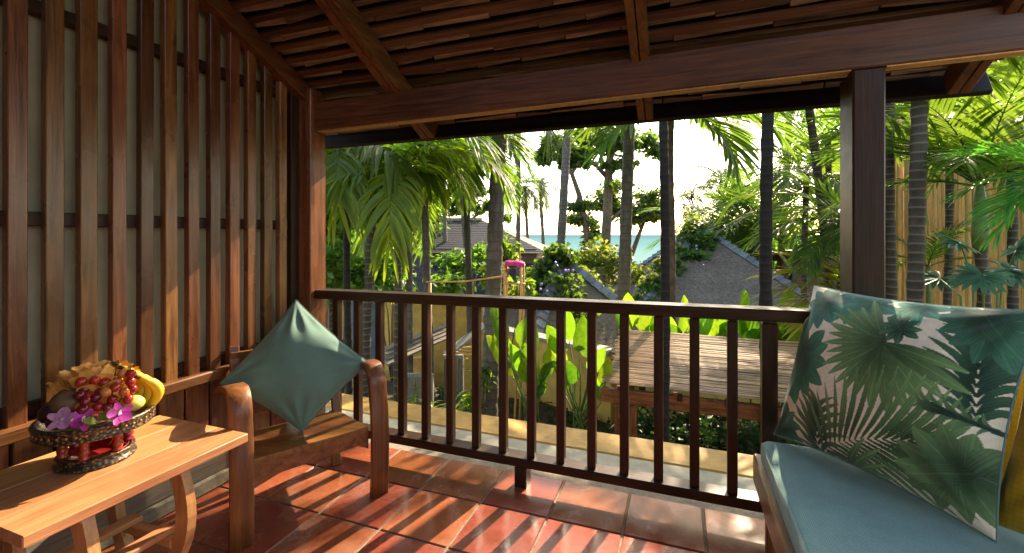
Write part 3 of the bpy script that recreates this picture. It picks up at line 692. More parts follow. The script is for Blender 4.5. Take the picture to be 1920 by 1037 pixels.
def leaf_print(u, v):
    "tropical leaf print of the pillow: colour for each point (metres from its lower left corner)"
    N = len(u); colr = np.empty((N, 3)); colr[:] = (.92, .80, .62)
    rs = np.random.RandomState(5)
    def poly(P, c, c2=None, ax=None):
        P = np.asarray(P); lo = P.min(0); hi = P.max(0)
        s = np.where((u >= lo[0]) & (u <= hi[0]) & (v >= lo[1]) & (v <= hi[1]))[0]
        if not len(s): return
        x = u[s]; y = v[s]; ins = np.zeros(len(s), bool); j = len(P) - 1
        for i in range(len(P)):
            xi, yi = P[i]; xj, yj = P[j]
            with np.errstate(divide='ignore', invalid='ignore'):
                ins ^= ((yi > y) != (yj > y)) & (x < (xj - xi) * (y - yi) / (yj - yi) + xi)
            j = i
        s = s[ins]
        if not len(s): return
        c = np.array(c)
        if ax is not None:
            o, d = ax; d = np.array(d); L = np.hypot(*d); d = d / L
            al = ((u[s]-o[0])*d[0] + (v[s]-o[1])*d[1]) / L; ac = np.abs(-(u[s]-o[0])*d[1] + (v[s]-o[1])*d[0])
            f = np.clip(.42 + 1.15*al, .3, 1.7) * (1 + .45*np.exp(-(ac/.0022)**2)) * (1 + .22*np.sin(ac*900))
            colr[s] = c[None, :] * f[:, None]
            if c2 is not None:
                w = np.clip(al*1.2 - .35, 0, 1)[:, None] * .5; colr[s] = colr[s]*(1-w) + np.array(c2)*w
        else: colr[s] = c
    def blade(o, d, w, c, c2=None, bend=0.):
        o = np.array(o); d = np.array(d); nrm = np.array([-d[1], d[0]]); nrm = nrm/np.hypot(*d)
        tt = np.linspace(0, 1, 9); ww = w*np.sin(np.pi*(.06 + .92*tt))**.75
        ctr = o + d*tt[:, None] + nrm*(bend*np.sin(np.pi*tt))[:, None]
        poly(np.vstack([ctr + nrm*ww[:, None]*.5, (ctr - nrm*ww[:, None]*.5)[::-1]]), c, c2, (o, d))
    G1, G2, G3, TL, PL = (.085, .19, .07), (.03, .095, .055), (.27, .37, .14), (.045, .235, .14), (.20, .30, .15)
    def fan(o, r, a0, a1, n, c, c2=None, w=.04):
        for k in range(n):
            a = R(a0 + (a1-a0)*k/(n-1)); rr = r*(.86 + .2*rs.rand()); cc = np.array(c)*(.75 + .5*rs.rand())
            blade(o, (rr*math.cos(a), rr*math.sin(a)), w*(.85+.3*rs.rand()), cc, c2, .012*(rs.rand()-.5))
    def feather(o, d, L, n, c, c2=None, w=.019, spread=60, curve=0.):
        d = np.array(d)/np.hypot(*d); a0 = math.atan2(d[1], d[0])
        p = np.array(o, float); st = np.hypot(*d)*0 + 1
        for k in range(n):
            s = k/n; a = a0 + curve*s; q = p + np.array([math.cos(a), math.sin(a)])*0
            ln = L*.62*(.55 + .8*math.sin(math.pi*(.12+.8*s)))*.9
            for sg in (1, -1):
                b = a + sg*R(spread*(1 - .55*s)); blade(p, (ln*math.cos(b), ln*math.sin(b)), w*(.8+.4*rs.rand()), np.array(c)*(.7+.6*rs.rand()), c2, -sg*.02)
            p = p + np.array([math.cos(a), math.sin(a)])*(L/n)
        pass
    def monstera(o, r, ang, c, c2=None, n=6, gap=.9):
        a0 = R(ang)
        for sg in (1, -1):
            for k in range(n):
                a = a0 + sg*R(14 + 132*k/(n-1)); rr = r*(1.0 - .05*k)*(.93+.14*rs.rand()); s0 = .30 - .055*k
                oo = np.array(o) + r*s0*np.array([math.cos(a0), math.sin(a0)])
                blade(oo, (rr*math.cos(a)*.8, rr*math.sin(a)*.8), r*.36*gap, np.array(c)*(.75+.5*rs.rand()), c2, -sg*.03*r)
        blade(np.array(o), (r*.98*math.cos(a0), r*.98*math.sin(a0)), r*.34, c, c2)
    feather((.66, .28), (-.12, 1), .24, 9, G2, G1, .022, 55)
    monstera((.60, .62), .17, -50, G2, TL, 6)
    monstera((.45, .64), .11, 250, TL, (.10, .40, .30), 5)
    monstera((.31, .61), .165, 195, TL, (.10, .40, .32), 6)
    monstera((.14, .60), .155, 248, (.02, .12, .085), (.05, .27, .2), 6)
    monstera((.12, .37), .205, 262, (.03, .14, .07), (.09, .30, .17), 6)
    fan((.42, .45), .225, 126, 246, 12, G1, G3, .031)
    fan((.42, .45), .235, 256, 352, 8, G1, G3, .044)
    monstera((.45, .50), .08, 130, G2, G1, 5)
    feather((.20, -.05), (.3, .9), .21, 8, (.05, .10, .045), G3, .02, 60, .3)
    feather((.24, .02), (.85, .62), .37, 16, G1, G3, .018, 66, -.35)
    fan((.30, -.03), .2, 5, 55, 5, G1, G3, .022)
    monstera((.67, .15), .18, 208, (.05, .11, .05), G3, 6)
    monstera((.02, .04), .13, 22, G2, (.05, .25, .18), 5, 1.1)
    feather((.72, .28), (-.9, .08), .14, 6, G2, G3, .015, 32)
    n = (np.sin(u*140 + 3*np.sin(v*60)) * np.sin(v*120 + 2*np.sin(u*77)))[:, None]
    return np.clip(colr * (1 + .07*n), 0, 1)
BL = Vector((.373, 2.165, .452)); BR = Vector((.818, 1.608, .452)); pd = (BR - BL).normalized(); pn = pd.cross(Vector((0, 0, 1)))
tl = .35; pup = Vector((0, 0, math.cos(tl))) - pn * math.sin(tl)
PW, PH = .70, .655
house = MB().box((-2.4, -1.45, 0), (1.6, -1.3, 3.4), .01).build('unseen_house_wall', M['housew']); tag(house, kind='structure')  # unseen wall behind the camera, added dark to cut light from behind
o = link_mesh('printed_pillow', pillow_mesh('printed_pillow', M['print'], PW, PH, .33, 330, 310, .075, 11, leaf_print, .006))
o.matrix_world = frame_matrix(BL + pd*PW/2 + pup*PH/2 + Vector((0, 0, .012)), pd, pup)
add_piping(o, 'printed_pillow', M['mattress'], .003)
tag(o, 'large pillow printed with green monstera and palm leaves on the day bed', 'pillow')
o = link_mesh('mustard_pillow', pillow_mesh('mustard_pillow', M['mustard'], .56, .56, .18, 40, 40, .07, 21))
o.matrix_world = frame_matrix(Vector((1.085, 1.545, .735)), Vector((.5, -.62, 0)), Vector((.30, .22, .92)))
tag(o, 'plain mustard yellow pillow at the right edge, behind the leaf pillow', 'pillow')
o = link_mesh('mustard_pillow', pillow_mesh('mustard_pillow', M['mustard'], .54, .54, .16, 40, 40, .07, 25))
o.matrix_world = frame_matrix(Vector((.985, 2.02, .725)), Vector((.55, -.25, 0)), Vector((.12, .26, .94)))
tag(o, 'yellow pillow of which only the top edge shows above the leaf pillow', 'pillow')

# ------------------------------------------------------------ ground, sea
def ground_z(x, y):
    pts = [(-60, -1.75), (8.0, -1.75), (9.5, -2.6), (13, -4.2), (30, -5.0), (90, -6.0), (140, -7.2), (400, -9.5)]
    d = y
    for (a, za), (b, zb) in zip(pts, pts[1:]):
        if d <= b: return za + (zb - za) * max(0, (d - a)) / (b - a)
    return pts[-1][1]
gx = [-400, -120, -60, -30, -15, -8, -4, 0, 4, 8, 15, 30, 60, 120, 400]; gy = [3.021, 5, 8, 9.5, 11, 13, 18, 24, 30, 45, 60, 90, 115, 140, 180, 260, 400]
mb = MB(); vs = [(x, y, ground_z(x, y) + (rnd.uniform(-.05, .05) if 5 < y < 100 else 0)) for y in gy for x in gx]; n = len(gx)
mb.add(vs, [(j*n+i, j*n+i+1, (j+1)*n+i+1, (j+1)*n+i) for j in range(len(gy)-1) for i in range(n-1)])
tag(mb.build('garden_ground', M['soil'], None, True), kind='structure')
mb = MB(); mb.add([(-400, -60, -1.95), (400, -60, -1.95), (400, 3.021, -1.95), (-400, 3.021, -1.95)], [(0, 1, 2, 3)]); tag(mb.build('yard_ground', M['soil']), kind='structure')
def m_sea():
    m, nt, b, o = newmat('sea_water'); v = coords(nt, (.02, .14, 1), 'Object', (0, 0, R(-8)))
    n1 = noise(nt, v, 1.0, 5, .6); ge = node(nt, 'ShaderNodeTexCoord'); sp = node(nt, 'ShaderNodeSeparateXYZ'); nt.links.new(ge.outputs['Object'], sp.inputs[0])
    mr = node(nt, 'ShaderNodeMapRange'); mr.inputs['From Min'].default_value = 120; mr.inputs['From Max'].default_value = 1400; nt.links.new(sp.outputs['Y'], mr.inputs[0])
    c = ramp(nt, mr.outputs[0], [(.0, (.13, .22, .21)), (.2, (.085, .18, .19)), (1., (.06, .135, .16))])
    c = mix(nt, c, (.45, .47, .45), ramp(nt, noise(nt, coords(nt, (.012, .10, 1), 'Object', (0, 0, R(-6))), 1.3, 4, .6), [(.66, (0, 0, 0)), (.72, (.8, .8, .8))]))
    c2 = mix(nt, ramp(nt, mr.outputs[0], [(.0, (.13, .22, .21)), (.2, (.085, .18, .19)), (1., (.06, .135, .16))]), c, ramp(nt, mr.outputs[0], [(.02, (1, 1, 1)), (.10, (0, 0, 0))]))
    nt.links.new(c2, b.inputs['Base Color']); b.inputs['Roughness'].default_value = .9; b.inputs['Specular IOR Level'].default_value = .0
    bump(nt, b, n1, .6, .6); return m
mb = MB(); S = 30000
tag(MB().add([(-S, 100, -6.6), (S, 100, -6.6), (S, S, -6.6), (-S, S, -6.6)], [(0, 1, 2, 3)]).build('sea', m_sea()), kind='structure')
tag(MB().add([(-400, 92, -6.02), (400, 92, -6.02), (400, 116, -6.62), (-400, 116, -6.62)], [(0, 1, 2, 3)]).build('beach', M['sand']), kind='structure')

# ------------------------------------------------------------ foliage builders
def blade_strip(vs, fs, p, d, up, L, W, hang, fold=.25, seg=5, tipw=0.0, twist=0.):
    "one long leaf: bends down by hang, folded along its midrib"
    b = len(vs); q = Vector(p); d = Vector(d).normalized(); st = L / seg
    for j in range(seg + 1):
        s = j / seg; w = W * (math.sin(math.pi * (.10 + .84 * s ** .85)) ** .7 if s < 1 else tipw) * .5
        side = d.cross(up)
        if side.length < 1e-4: side = Vector((1, 0, 0))
        side.normalize(); n_ = side.cross(d).normalized()
        if twist: side = (side * math.cos(twist*s) + n_ * math.sin(twist*s))
        vs += [q + side*w - n_*0 , q - n_*(fold*w), q - side*w]
        d = (d + Vector((0, 0, -hang / seg * (.4 + 1.2*s)))).normalized(); q = q + d * st
    for j in range(seg):
        a = b + j*3; fs += [(a, a+1, a+4, a+3), (a+1, a+2, a+5, a+4)]
FR = {}
def frond_mesh(key, mat, L, elev, bendt, npair, ll, lw, hang, lift=.15, seg=4, fwd=(35, 62), seed=0, bare=.12, rr=.014, jitter=.06, drop=0., green='stem_green'):
    "feather palm frond lying along +X from its base"
    k = (key, elev, seed)
    if k in FR: return FR[k]
    g = random.Random(hash(key) % 999 + seed*31 + int(elev*7) if False else seed*31 + int(elev*7) + len(key))
    N = 18; pts = [Vector((0, 0, 0))]; tang = []
    for i in range(N):
        s = i/(N-1); a = R(elev - bendt * s**1.3); tang.append(Vector((math.cos(a), g.uniform(-.01, .01), math.sin(a)))); pts.append(pts[-1] + tang[-1]*(L/N))
    pts = pts[:-1]
    vs = []; fs = []
    # rachis: four-sided
    for i, p in enumerate(pts):
        r = rr*(1 - .85*i/(N-1)); t = tang[i]; y = Vector((0, 1, 0)); z = t.cross(y).normalized() * -1
        vs += [p + y*r, p + z*r, p - y*r, p - z*r]
    for i in range(N-1):
        for q in range(4): fs.append((i*4+q, i*4+(q+1) % 4, (i+1)*4+(q+1) % 4, (i+1)*4+q))
    for i in range(npair):
        s = bare + (1-bare)*(i+.5)/npair; fi = s*(N-1); i0 = min(N-2, int(fi)); f = fi - i0; p = pts[i0].lerp(pts[i0+1], f); t = tang[i0].lerp(tang[i0+1], f).normalized()
        upv = t.cross(Vector((0, 1, 0))) * -1
        if upv.z < 0 and abs(t.x) > .2: upv = -upv
        for sg in (1, -1):
            if g.random() < drop: continue
            ph = R(fwd[0] + (fwd[1]-fwd[0])*s + g.uniform(-6, 6)); ln = ll*(.55 + .62*math.sin(math.pi*(.12+.70*s)))*g.uniform(.88, 1.08)
            if i == npair-1: ph = R(75)
            d = Vector((0, sg, 0))*math.cos(ph) + t*math.sin(ph) + upv*(lift + g.uniform(-jitter, jitter)*2)
            blade_strip(vs, fs, p, d, upv, ln, lw*g.uniform(.85, 1.15), hang*g.uniform(.7, 1.25), .3, seg)
    me = bpy.data.meshes.new(key + '_frond'); me.from_pydata(vs, [], fs); me.materials.append(mat); me.polygons.foreach_set('use_smooth', [True]*len(me.polygons)); me.update()
    FR[k] = me; return me
SPEC = {
 'broad': dict(mat='leaf_near', L=1.42, bendt=85, npair=27, ll=.56, lw=.046, hang=1.3, seg=6, rr=.012, drop=.08, jitter=.10),
 'broadlit': dict(mat='leaf_palm', L=1.45, bendt=70, npair=19, ll=.52, lw=.058, hang=.55, seg=5, rr=.012),
 'areca': dict(mat='leaf_palm', L=1.5, bendt=60, npair=26, ll=.46, lw=.036, hang=.5, seg=4, rr=.012),
 'bright': dict(mat='leaf_bright', L=1.5, bendt=55, npair=22, ll=.55, lw=.055, hang=.45, seg=5, rr=.013),
 'yellow': dict(mat='leaf_yellow', L=1.2, bendt=50, npair=18, ll=.38, lw=.042, hang=.4, seg=4, rr=.01),
 'coco': dict(mat='leaf_coco', L=4.2, bendt=95, npair=38, ll=.95, lw=.06, hang=1.2, seg=3, rr=.05, fwd=(30, 60)),
}
def frond(spec, elev, seed=0, **kw):
    s = dict(SPEC[spec]); m = M[s.pop('mat')]; s.update(kw); return frond_mesh(spec, m, elev=elev, seed=seed, **s)
def palm(base, top, r0, r1, spec, fr, label, name='palm_tree', trunk='trunk_ring', scale=1., group='palms', bow=0.0, shaft=0., rings=True, seg=None, cat='palm tree'):
    "fr: list of (azimuth, start elevation, size)"
    base = Vector(base); top = Vector(top); t = thing(name, base, label, cat, group)
    ax = top - base; L = ax.length; nseg = seg or max(10, min(60, int(L / .09)))
    side = ax.cross(Vector((0, 0, 1)));  side = side.normalized() if side.length > .05 else Vector((1, 0, 0))
    pts = []; rad = []
    for i in range(nseg+1):
        s = i/nseg; pts.append(base + ax*s + side*(bow*math.sin(math.pi*s) + .5*r0*math.sin(5.1*s + base.x*3)*min(1, 6*s*(1-s))) - Vector((0, 0, .25*(1-s)**8)) ); r = r0*(1-s) + r1*s + r0*.5*max(0, .06-s)/.06
        if rings: r *= 1 + (.05 if i % 2 else -.03)
        rad.append(r * (1 + .06*math.sin(i*1.7 + base.x*9) + rnd.uniform(-.02, .02)))
    MB().tube(pts, rad, 10).build('trunk', M[trunk], t, True)
    if shaft: MB().tube([top - Vector((0, 0, .02)), top + Vector((0, 0, shaft*.25)), top + Vector((0, 0, shaft*.7)), top + Vector((0, 0, shaft))], [r1*1.15, r1*1.45, r1*1.05, r1*.5], 10).build('crown_shaft', M['stem_green'], t, True)
    c = ax + Vector((0, 0, shaft*.92))
    for i, (az, el, sz) in enumerate(fr):
        eb = round(el/15)*15
        link_mesh('frond', frond(spec, eb, i % 2), t, c, (rnd.uniform(-.12, .12), 0, R(az)), (sz*scale,)*3)
    return t
def crown(n, els=(70, -25), seed=0, size=1.0):
    g = random.Random(seed); o = []
    for i in range(n):
        s = (i + .5)/n; o.append(((i*137.5 + g.uniform(-12, 12)) % 360, els[0] + (els[1]-els[0])*s + g.uniform(-6, 6), size*g.uniform(.85, 1.1)))
    return o
def leaf_cloud(name, blobs, size, mat, seed=0, aspect=.55, droop=.3, flat=0.):
    "many leaf-sized folded faces through the volume of blobs (centre, radii, count)"
    g = np.random.RandomState(seed); P = []
    for c, rads, n in blobs:
        d = g.normal(size=(n, 3)); d /= np.linalg.norm(d, axis=1)[:, None]; rr = g.rand(n)**(1/2.2)
        q = d*rr[:, None]*np.array(rads)*(1 + .18*g.normal(size=(n, 1))*0 + .22*np.sin(5*d[:, :1] + 7*d[:, 1:2] + c[0]))
        P.append(np.array(c) + q)
    P = np.vstack(P); n = len(P)
    ax = g.normal(size=(n, 3)); ax[:, 2] = ax[:, 2]*.5 - droop; ax /= np.linalg.norm(ax, axis=1)[:, None]
    up = g.normal(size=(n, 3))*(1-flat) ; up[:, 2] += .6 + flat*2; sd = np.cross(ax, up); sd /= np.linalg.norm(sd, axis=1)[:, None] + 1e-9; nm = np.cross(sd, ax)
    L = size*(.6 + .8*g.rand(n))[:, None]; w = L*aspect*.5
    V = np.stack([P, P + ax*L*.45 + sd*w + nm*w*.35, P + ax*L + nm*(-.08)*L, P + ax*L*.45 - sd*w + nm*w*.35], 1).reshape(-1, 3)
    i = np.arange(n)[:, None]*4; F_ = np.vstack([i + np.array([0, 1, 2]), i + np.array([0, 2, 3])])
    return np_mesh(name, V, F_, mat)
def at_blobs(lst):
    "pixel blobs (x, y, depth, rx px, ry px, count) to world blobs"
    o = []
    for x, y, d, rx, ry, n in lst:
        k = d/FPX; o.append((tuple(at(x, y, d)), (rx*k, max(rx, ry)*k*.9, ry*k), n))
    return o
def split_blobs(blobs, k=8, seed=0):
    g = random.Random(seed); o = []
    for c, r, n in blobs:
        for i in range(k):
            d = Vector((g.gauss(0, 1), g.gauss(0, 1), g.gauss(0, 1))).normalized() * g.uniform(.25, .95); f = g.uniform(.28, .55)
            o.append(((c[0] + d.x*r[0], c[1] + d.y*r[1], c[2] + d.z*r[2]), (r[0]*f, r[1]*f, r[2]*f*1.1), max(6, int(n*g.uniform(.6, 1.4)/k))))
    return o
def tree(base, limbs, blobs, lsize, label, mat='leaf_tree', bark='trunk_bark', name='broadleaf_tree', seed=0, group=None):
    t = thing(name, base, label, 'tree', group); mb = MB()
    for pts, r0, r1 in limbs:
        n = len(pts); mb.tube(pts, [r0 + (r1-r0)*i/(n-1) for i in range(n)], 9)
    mb.build('trunk', M[bark], t, True)
    me = leaf_cloud('crown', split_blobs(blobs, 9, seed), lsize, M[mat], seed); me.transform(Matrix.Translation(-Vector(base))); link_mesh('crown', me, t)
    return t
def gnd(p, off=.02): p = Vector(p); return Vector((p.x, p.y, ground_z(p.x, p.y) - off))

# ------------------------------------------------------------ villas and garden walls
def villa(name, apex, half, eave_z, rot, label, roofmat, ridges=True, litmat=None, ntile=22, ov=.0, wall='brownwall', wz=None):
    ap = Vector(apex); t = thing(name, (ap.x, ap.y, ground_z(ap.x, ap.y)), label, 'house', None)
    cs = [Vector((ap.x, ap.y, eave_z)) + Matrix.Rotation(rot, 3, 'Z') @ Vector((sx*half, sy*half, 0)) for sx, sy in ((-1, -1), (1, -1), (1, 1), (-1, 1))]
    # courses of shingles as a stepped slope
    for k in range(4):
        a, b = cs[k], cs[(k+1) % 4]; mb = MB(); NC = 26
        nrm_ = (b - a).cross(ap - a).normalized()
        for c in range(NC):
            s0, s1 = c/NC, (c+1)/NC; q = [a.lerp(ap, s0), b.lerp(ap, s0), b.lerp(ap, s1), a.lerp(ap, s1)]; off = nrm_*.003
            mb.add([q[0]+off, q[1]+off, q[2], q[3], q[0], q[1]], [(0, 1, 2, 3), (4, 5, 1, 0)])
        mb.build('roof_slope', (litmat if (litmat and k == 1) else roofmat), t)
    if ridges:
        tm_ = None
        for k in range(4):
            a = cs[k]; d = (ap - a); L = d.length; d.normalize()
            for i in range(ntile):
                p = a + d*(L*(i/ntile)); q = a + d*(L*((i+1.25)/ntile)); side = d.cross(Vector((0, 0, 1))).normalized(); upn = side.cross(d)
                w = .16; h0, h1 = .13, .06
                vs = [p + side*w - upn*.03, p + upn*h0, p - side*w - upn*.03, q + side*w*.9 - upn*.06, q + upn*h1, q - side*w*.9 - upn*.06]
                MB().add(vs, [(0, 1, 4, 3), (1, 2, 5, 4), (0, 2, 1), (3, 4, 5)]).build('ridge_tile', M['ridge'], t)
    c0 = Vector((ap.x, ap.y, 0)); h2 = half*.86; z0 = (wz if wz is not None else ground_z(ap.x, ap.y)) - .3
    MB().box((-h2, -h2, z0), (h2, h2, eave_z + .25), .02, Matrix.Translation(c0) @ Matrix.Rotation(rot, 4, 'Z')).build('wall', M[wall], t)
    return t, cs
v3, cs3 = villa('pyramid_roof_villa', at(1312, 424, 15.5), 4.1, -2.2, YAW - R(3), 'large grey pyramid roof with blue grey ridge tiles behind the bamboo shelter', M['thatch'], ntile=30)
v2, cs2 = villa('vine_covered_villa', at(1050, 478, 11.5), 1.95, -1.35, YAW + R(24), 'small pyramid roof half buried in vines left of the larger grey roof', M['thatch'], ntile=16, litmat=M['brownwall'])  # right slope in brown: its sunlit tone put into the colour
v4, cs4 = villa('hut_with_steep_roof', at(776, 474, 15), 2.0, -1.2, YAW + R(20), 'small dark steep roof seen through the hanging palm fronds at the left', M['thatchshaded'], False, M['thatchsunlit'], wall='yellowwall')  # tan right slope, dark others: sun and shade put into the colour
def hip_house():
    A = at(904, 413, 29); z1 = A.z; B = A + Vector((-8.0, -2.0, 0)); E1 = at(1034, 467, 31.5); ze = E1.z
    ax = (A - B).normalized(); pr = Vector((ax.y, -ax.x, 0))
    hw = 4.6; c_ = [A + ax*4.4 - pr*hw, A + ax*4.4 + pr*hw, B - ax*4 + pr*hw, B - ax*4 - pr*hw]; c_ = [Vector((p.x, p.y, ze)) for p in c_]
    t = thing('hip_roof_house', gnd(A), 'distant house with long hip roof, tan sunlit end and dark front, before the sea', 'house')
    def slope(a, b, c, d, m, nm='roof_slope'):
        mb = MB(); NC = 18; nrm_ = (b-a).cross(d-a).normalized()
        if nrm_.z < 0: nrm_ = -nrm_
        for k in range(NC):
            s0, s1 = k/NC, (k+1)/NC; q = [a.lerp(d, s0), b.lerp(c, s0), b.lerp(c, s1), a.lerp(d, s1)]
            mb.add([q[0]+nrm_*.02, q[1]+nrm_*.02, q[2], q[3], q[0], q[1]], [(0, 1, 2, 3), (4, 5, 1, 0)])
        return mb.build(nm, m, t)
    slope(c_[0], c_[1], A, A, M['thatchsunlit']); slope(c_[1], c_[2], B, A, M['thatchshaded']); slope(c_[2], c_[3], B, B, M['thatchshaded']); slope(c_[3], c_[0], A, B, M['thatchsunlit'])  # sunlit slopes coloured tan, shaded ones dark
    MB().beam(A + Vector((0, 0, .08)), B + Vector((0, 0, .08)), .25, .15).build('ridge_cap', M['capstone'], t)
    # lower skirt roof
    d_ = [p + (p - (A+B)/2).normalized()*2.6 - Vector((0, 0, 1.9)) for p in c_]; u_ = [p*1 - Vector((0, 0, .55)) - (p - (A+B)/2).normalized()*.8 for p in c_]
    for p in u_: p.z = ze - .55
    slope(d_[0], d_[1], u_[1], u_[0], M['thatchsunlit'], 'lower_roof_slope'); slope(d_[1], d_[2], u_[2], u_[1], M['thatchshaded'], 'lower_roof_slope'); slope(d_[3], d_[0], u_[0], u_[3], M['thatchsunlit'], 'lower_roof_slope')
    mb = MB()
    for a, b in zip(u_, u_[1:] + u_[:1]): mb.add([a + (0*a), b, b + Vector((0, 0, .75)), a + Vector((0, 0, .75))], [(0, 1, 2, 3)])
    mb.build('clerestory_wall', M['brownwall'], t)
    mb = MB(); w_ = [p.lerp((A+B)/2, .22) for p in d_]
    for a, b in zip(w_, w_[1:] + w_[:1]):
        g_ = -5.6; mb.add([Vector((a.x, a.y, g_)), Vector((b.x, b.y, g_)), Vector((b.x, b.y, d_[0].z + .4)), Vector((a.x, a.y, d_[0].z + .4))], [(0, 1, 2, 3)])
    mb.build('wall', M['yellowwall'], t)
hip_house()

# retaining wall with coping behind the planting bed
ya, yb_ = at(1152, 655, 7.4), at(905, 606, 9.6); zt = -.62
ya.z = yb_.z = zt
t = thing('yellow_garden_wall', (ya.x, ya.y, -1.75), 'low yellow rendered garden wall with grey coping behind the ginger plants', 'wall')
MB().beam(Vector((ya.x, ya.y, -1.7)), Vector((yb_.x, yb_.y, -1.7)), .22, 2.12, (0, 0, 1), .01).build('wall_body', M['yellowwall'], t)
nn = 6
for i in range(nn):
    p = ya.lerp(yb_, i/nn + .002); q = ya.lerp(yb_, (i+1)/nn - .002); MB().beam(p + Vector((0, 0, 0)), q, .34, .07, (0, 0, 1), .01).build('coping_stone', M['capstone'], t)
yc = at(1560, 662, 8.6); yc.z = zt
MB().beam(Vector((ya.x+.11, ya.y-.03, -1.7)), Vector((yc.x, yc.y, -1.7)), .22, 2.12, (0, 0, 1), .01).build('wall_return', M['yellowwall'], t)
for i in range(6):
    p = ya.lerp(yc, i/6 + .045*(i == 0) + .002); q = ya.lerp(yc, (i+1)/6 - .002); MB().beam(p, q, .34, .07, (0, 0, 1), .01).build('coping_stone', M['capstone'], t)

# bamboo-slatted shelter
t = thing('bamboo_shelter', (.2, 6.6, -1.75), 'low garden shelter roofed with thin split bamboo canes on a timber frame', 'shelter')
X0, X1, Y0, Y1, Z0, Z1 = -.89, 1.75, 5.75, 7.50, -.55, -.245
NCN = 84; cm = [MB().tube([(X0-X0, 0, 0), ((X1-X0)*.33, .004*k, .004), ((X1-X0)*.66, -.006, -.003*k), (X1-X0, .003, 0)], [.009, .0095, .009, .0085], 6).mesh('cane', M['cane'], True) for k in (-1, 0, 1)]
for i in range(NCN):
    s = i/(NCN-1); link_mesh('cane', cm[i % 3], t, Vector((X0 + rnd.uniform(-.05, .04), Y0 + (Y1-Y0)*s, Z0 + (Z1-Z0)*s + rnd.uniform(-.004, .004))) - wloc(t), (0, rnd.uniform(-.004, .004), rnd.uniform(-.004, .004)))
for xx in (-.7, -.05, .6, 1.25): MB().beam((xx, Y0 - .05, Z0 - .045), (xx, Y1, Z1 - .045), .05, .055).build('rafter', M['slatY'], t)
MB().box((X0 - .05, Y0 + .02, Z0 - .26), (X1, Y0 + .10, Z0 - .085), .006).build('front_beam', M['slatX'], t)
MB().box((X0, Y1 - .15, Z1 - .2), (X1, Y1 - .07, Z1 - .075), .006).build('rear_beam', M['slatX'], t)
for xx in (-.72, -.55, 1.5):
    MB().box((xx - .05, Y0 + .03, -1.75), (xx + .05, Y0 + .09, Z0 - .27), .006).build('post', M['slatZ'], t)
    MB().box((xx - .05, Y1 - .14, -1.75), (xx + .05, Y1 - .08, Z1 - .21), .006).build('post', M['slatZ'], t)
for xx in (-.62, .0, .52, 1.1):
    MB().box((xx - .03, Y0 - .01, Z0 - .135), (xx + .03, Y0 + .018, Z0 - .04), .004).build('bracket', M['railZ'], t)

# left: yellow house, lean-to roof, gates
t = thing('yellow_outbuilding', at(790, 700, 10), 'yellow rendered outbuilding with lean-to roof below the railing at the left', 'building')
def face_box(x0, y0, x1, y1, d, th, name, mat, parent, bev=.01):
    a = at(x0, y1, d); b = at(x1, y0, d); w = (b - a).dot(_R); h = b.z - a.z
    MB().box((0, 0, 0), (w, th, h), bev, Matrix.Translation(a) @ Matrix.Rotation(YAW, 4, 'Z')).build(name, M[mat], parent)
face_box(745, 562, 905, 800, 10.5, .25, 'wall', 'yellowwall', t)
face_box(660, 560, 714, 800, 10.6, .2, 'door', 'bluedoor', t)
face_box(714, 555, 734, 800, 10.3, .3, 'pilaster', 'yellowwall', t)
for i in range(5): face_box(662, 580 + i*38, 712, 612 + i*38, 10.57, .02, 'door_panel', 'bluedoor', t, .004)
pa = [(722, 655, 8.6), (842, 608, 9.6)]
for i in range(4):
    o_ = i*9; MB().beam(at(pa[0][0], pa[0][1] + o_, pa[0][2] - i*.16), at(pa[1][0], pa[1][1] + o_*.8, pa[1][2] - i*.16), .22, .035, (0, 0, 1)).build('lean_to_board', M['greyX' if i % 2 else 'greyY'], t)
face_box(752, 672, 800, 800, 9.4, .2, 'lower_wall', 'yellowwall', t)
vsw = []
for dd in (0, .22):
    for x_, y_, d_ in ((838, 668, 8.6), (907, 612, 8.9), (907, 800, 8.9), (838, 800, 8.6)): vsw.append(at(x_, y_, d_) + _F*dd)
MB().add(vsw, [(0, 3, 2, 1), (4, 5, 6, 7), (0, 1, 5, 4), (1, 2, 6, 5), (2, 3, 7, 6), (3, 0, 4, 7)]).build('wing_wall', M['yellowwall'], t)
MB().beam(at(836, 666, 8.65), at(909, 609, 8.95), .34, .05).build('coping', M['capstone'], t)
for i in range(6): MB().beam(at(838 + i*6, 672 - i*4, 8.5), at(862 + i*7, 690 - i*8, 8.2), .05, .03).build('lath', M['bamboo'], t)
for nm, x0, y0, x1, y1, d, lab in (('garden_gate', 749, 703, 809, 800, 7.2, 'weathered grey plank gate nearest the ledge, left of the taller one'), ('garden_gate', 832, 668, 866, 790, 7.9, 'tall narrow grey plank gate against the yellow wing wall')):
    g_ = thing(nm, at((x0+x1)/2, y1, d), lab, 'gate')
    npl = 4; w = (x1-x0)/npl
    for i in range(npl): face_box(x0 + i*w + .4, y0 + 4, x0 + (i+1)*w - .4, y1, d, .03, 'plank', 'greyZ', g_, .003)
    face_box(x0 - 1.5, y0 - 2, x1 + 1.5, y0 + 5, d - .02, .06, 'gate_head', 'capstone', g_, .004); face_box(x1, y0, x1 + 3, y1, d - .02, .06, 'gate_frame', 'capstone', g_, .004)

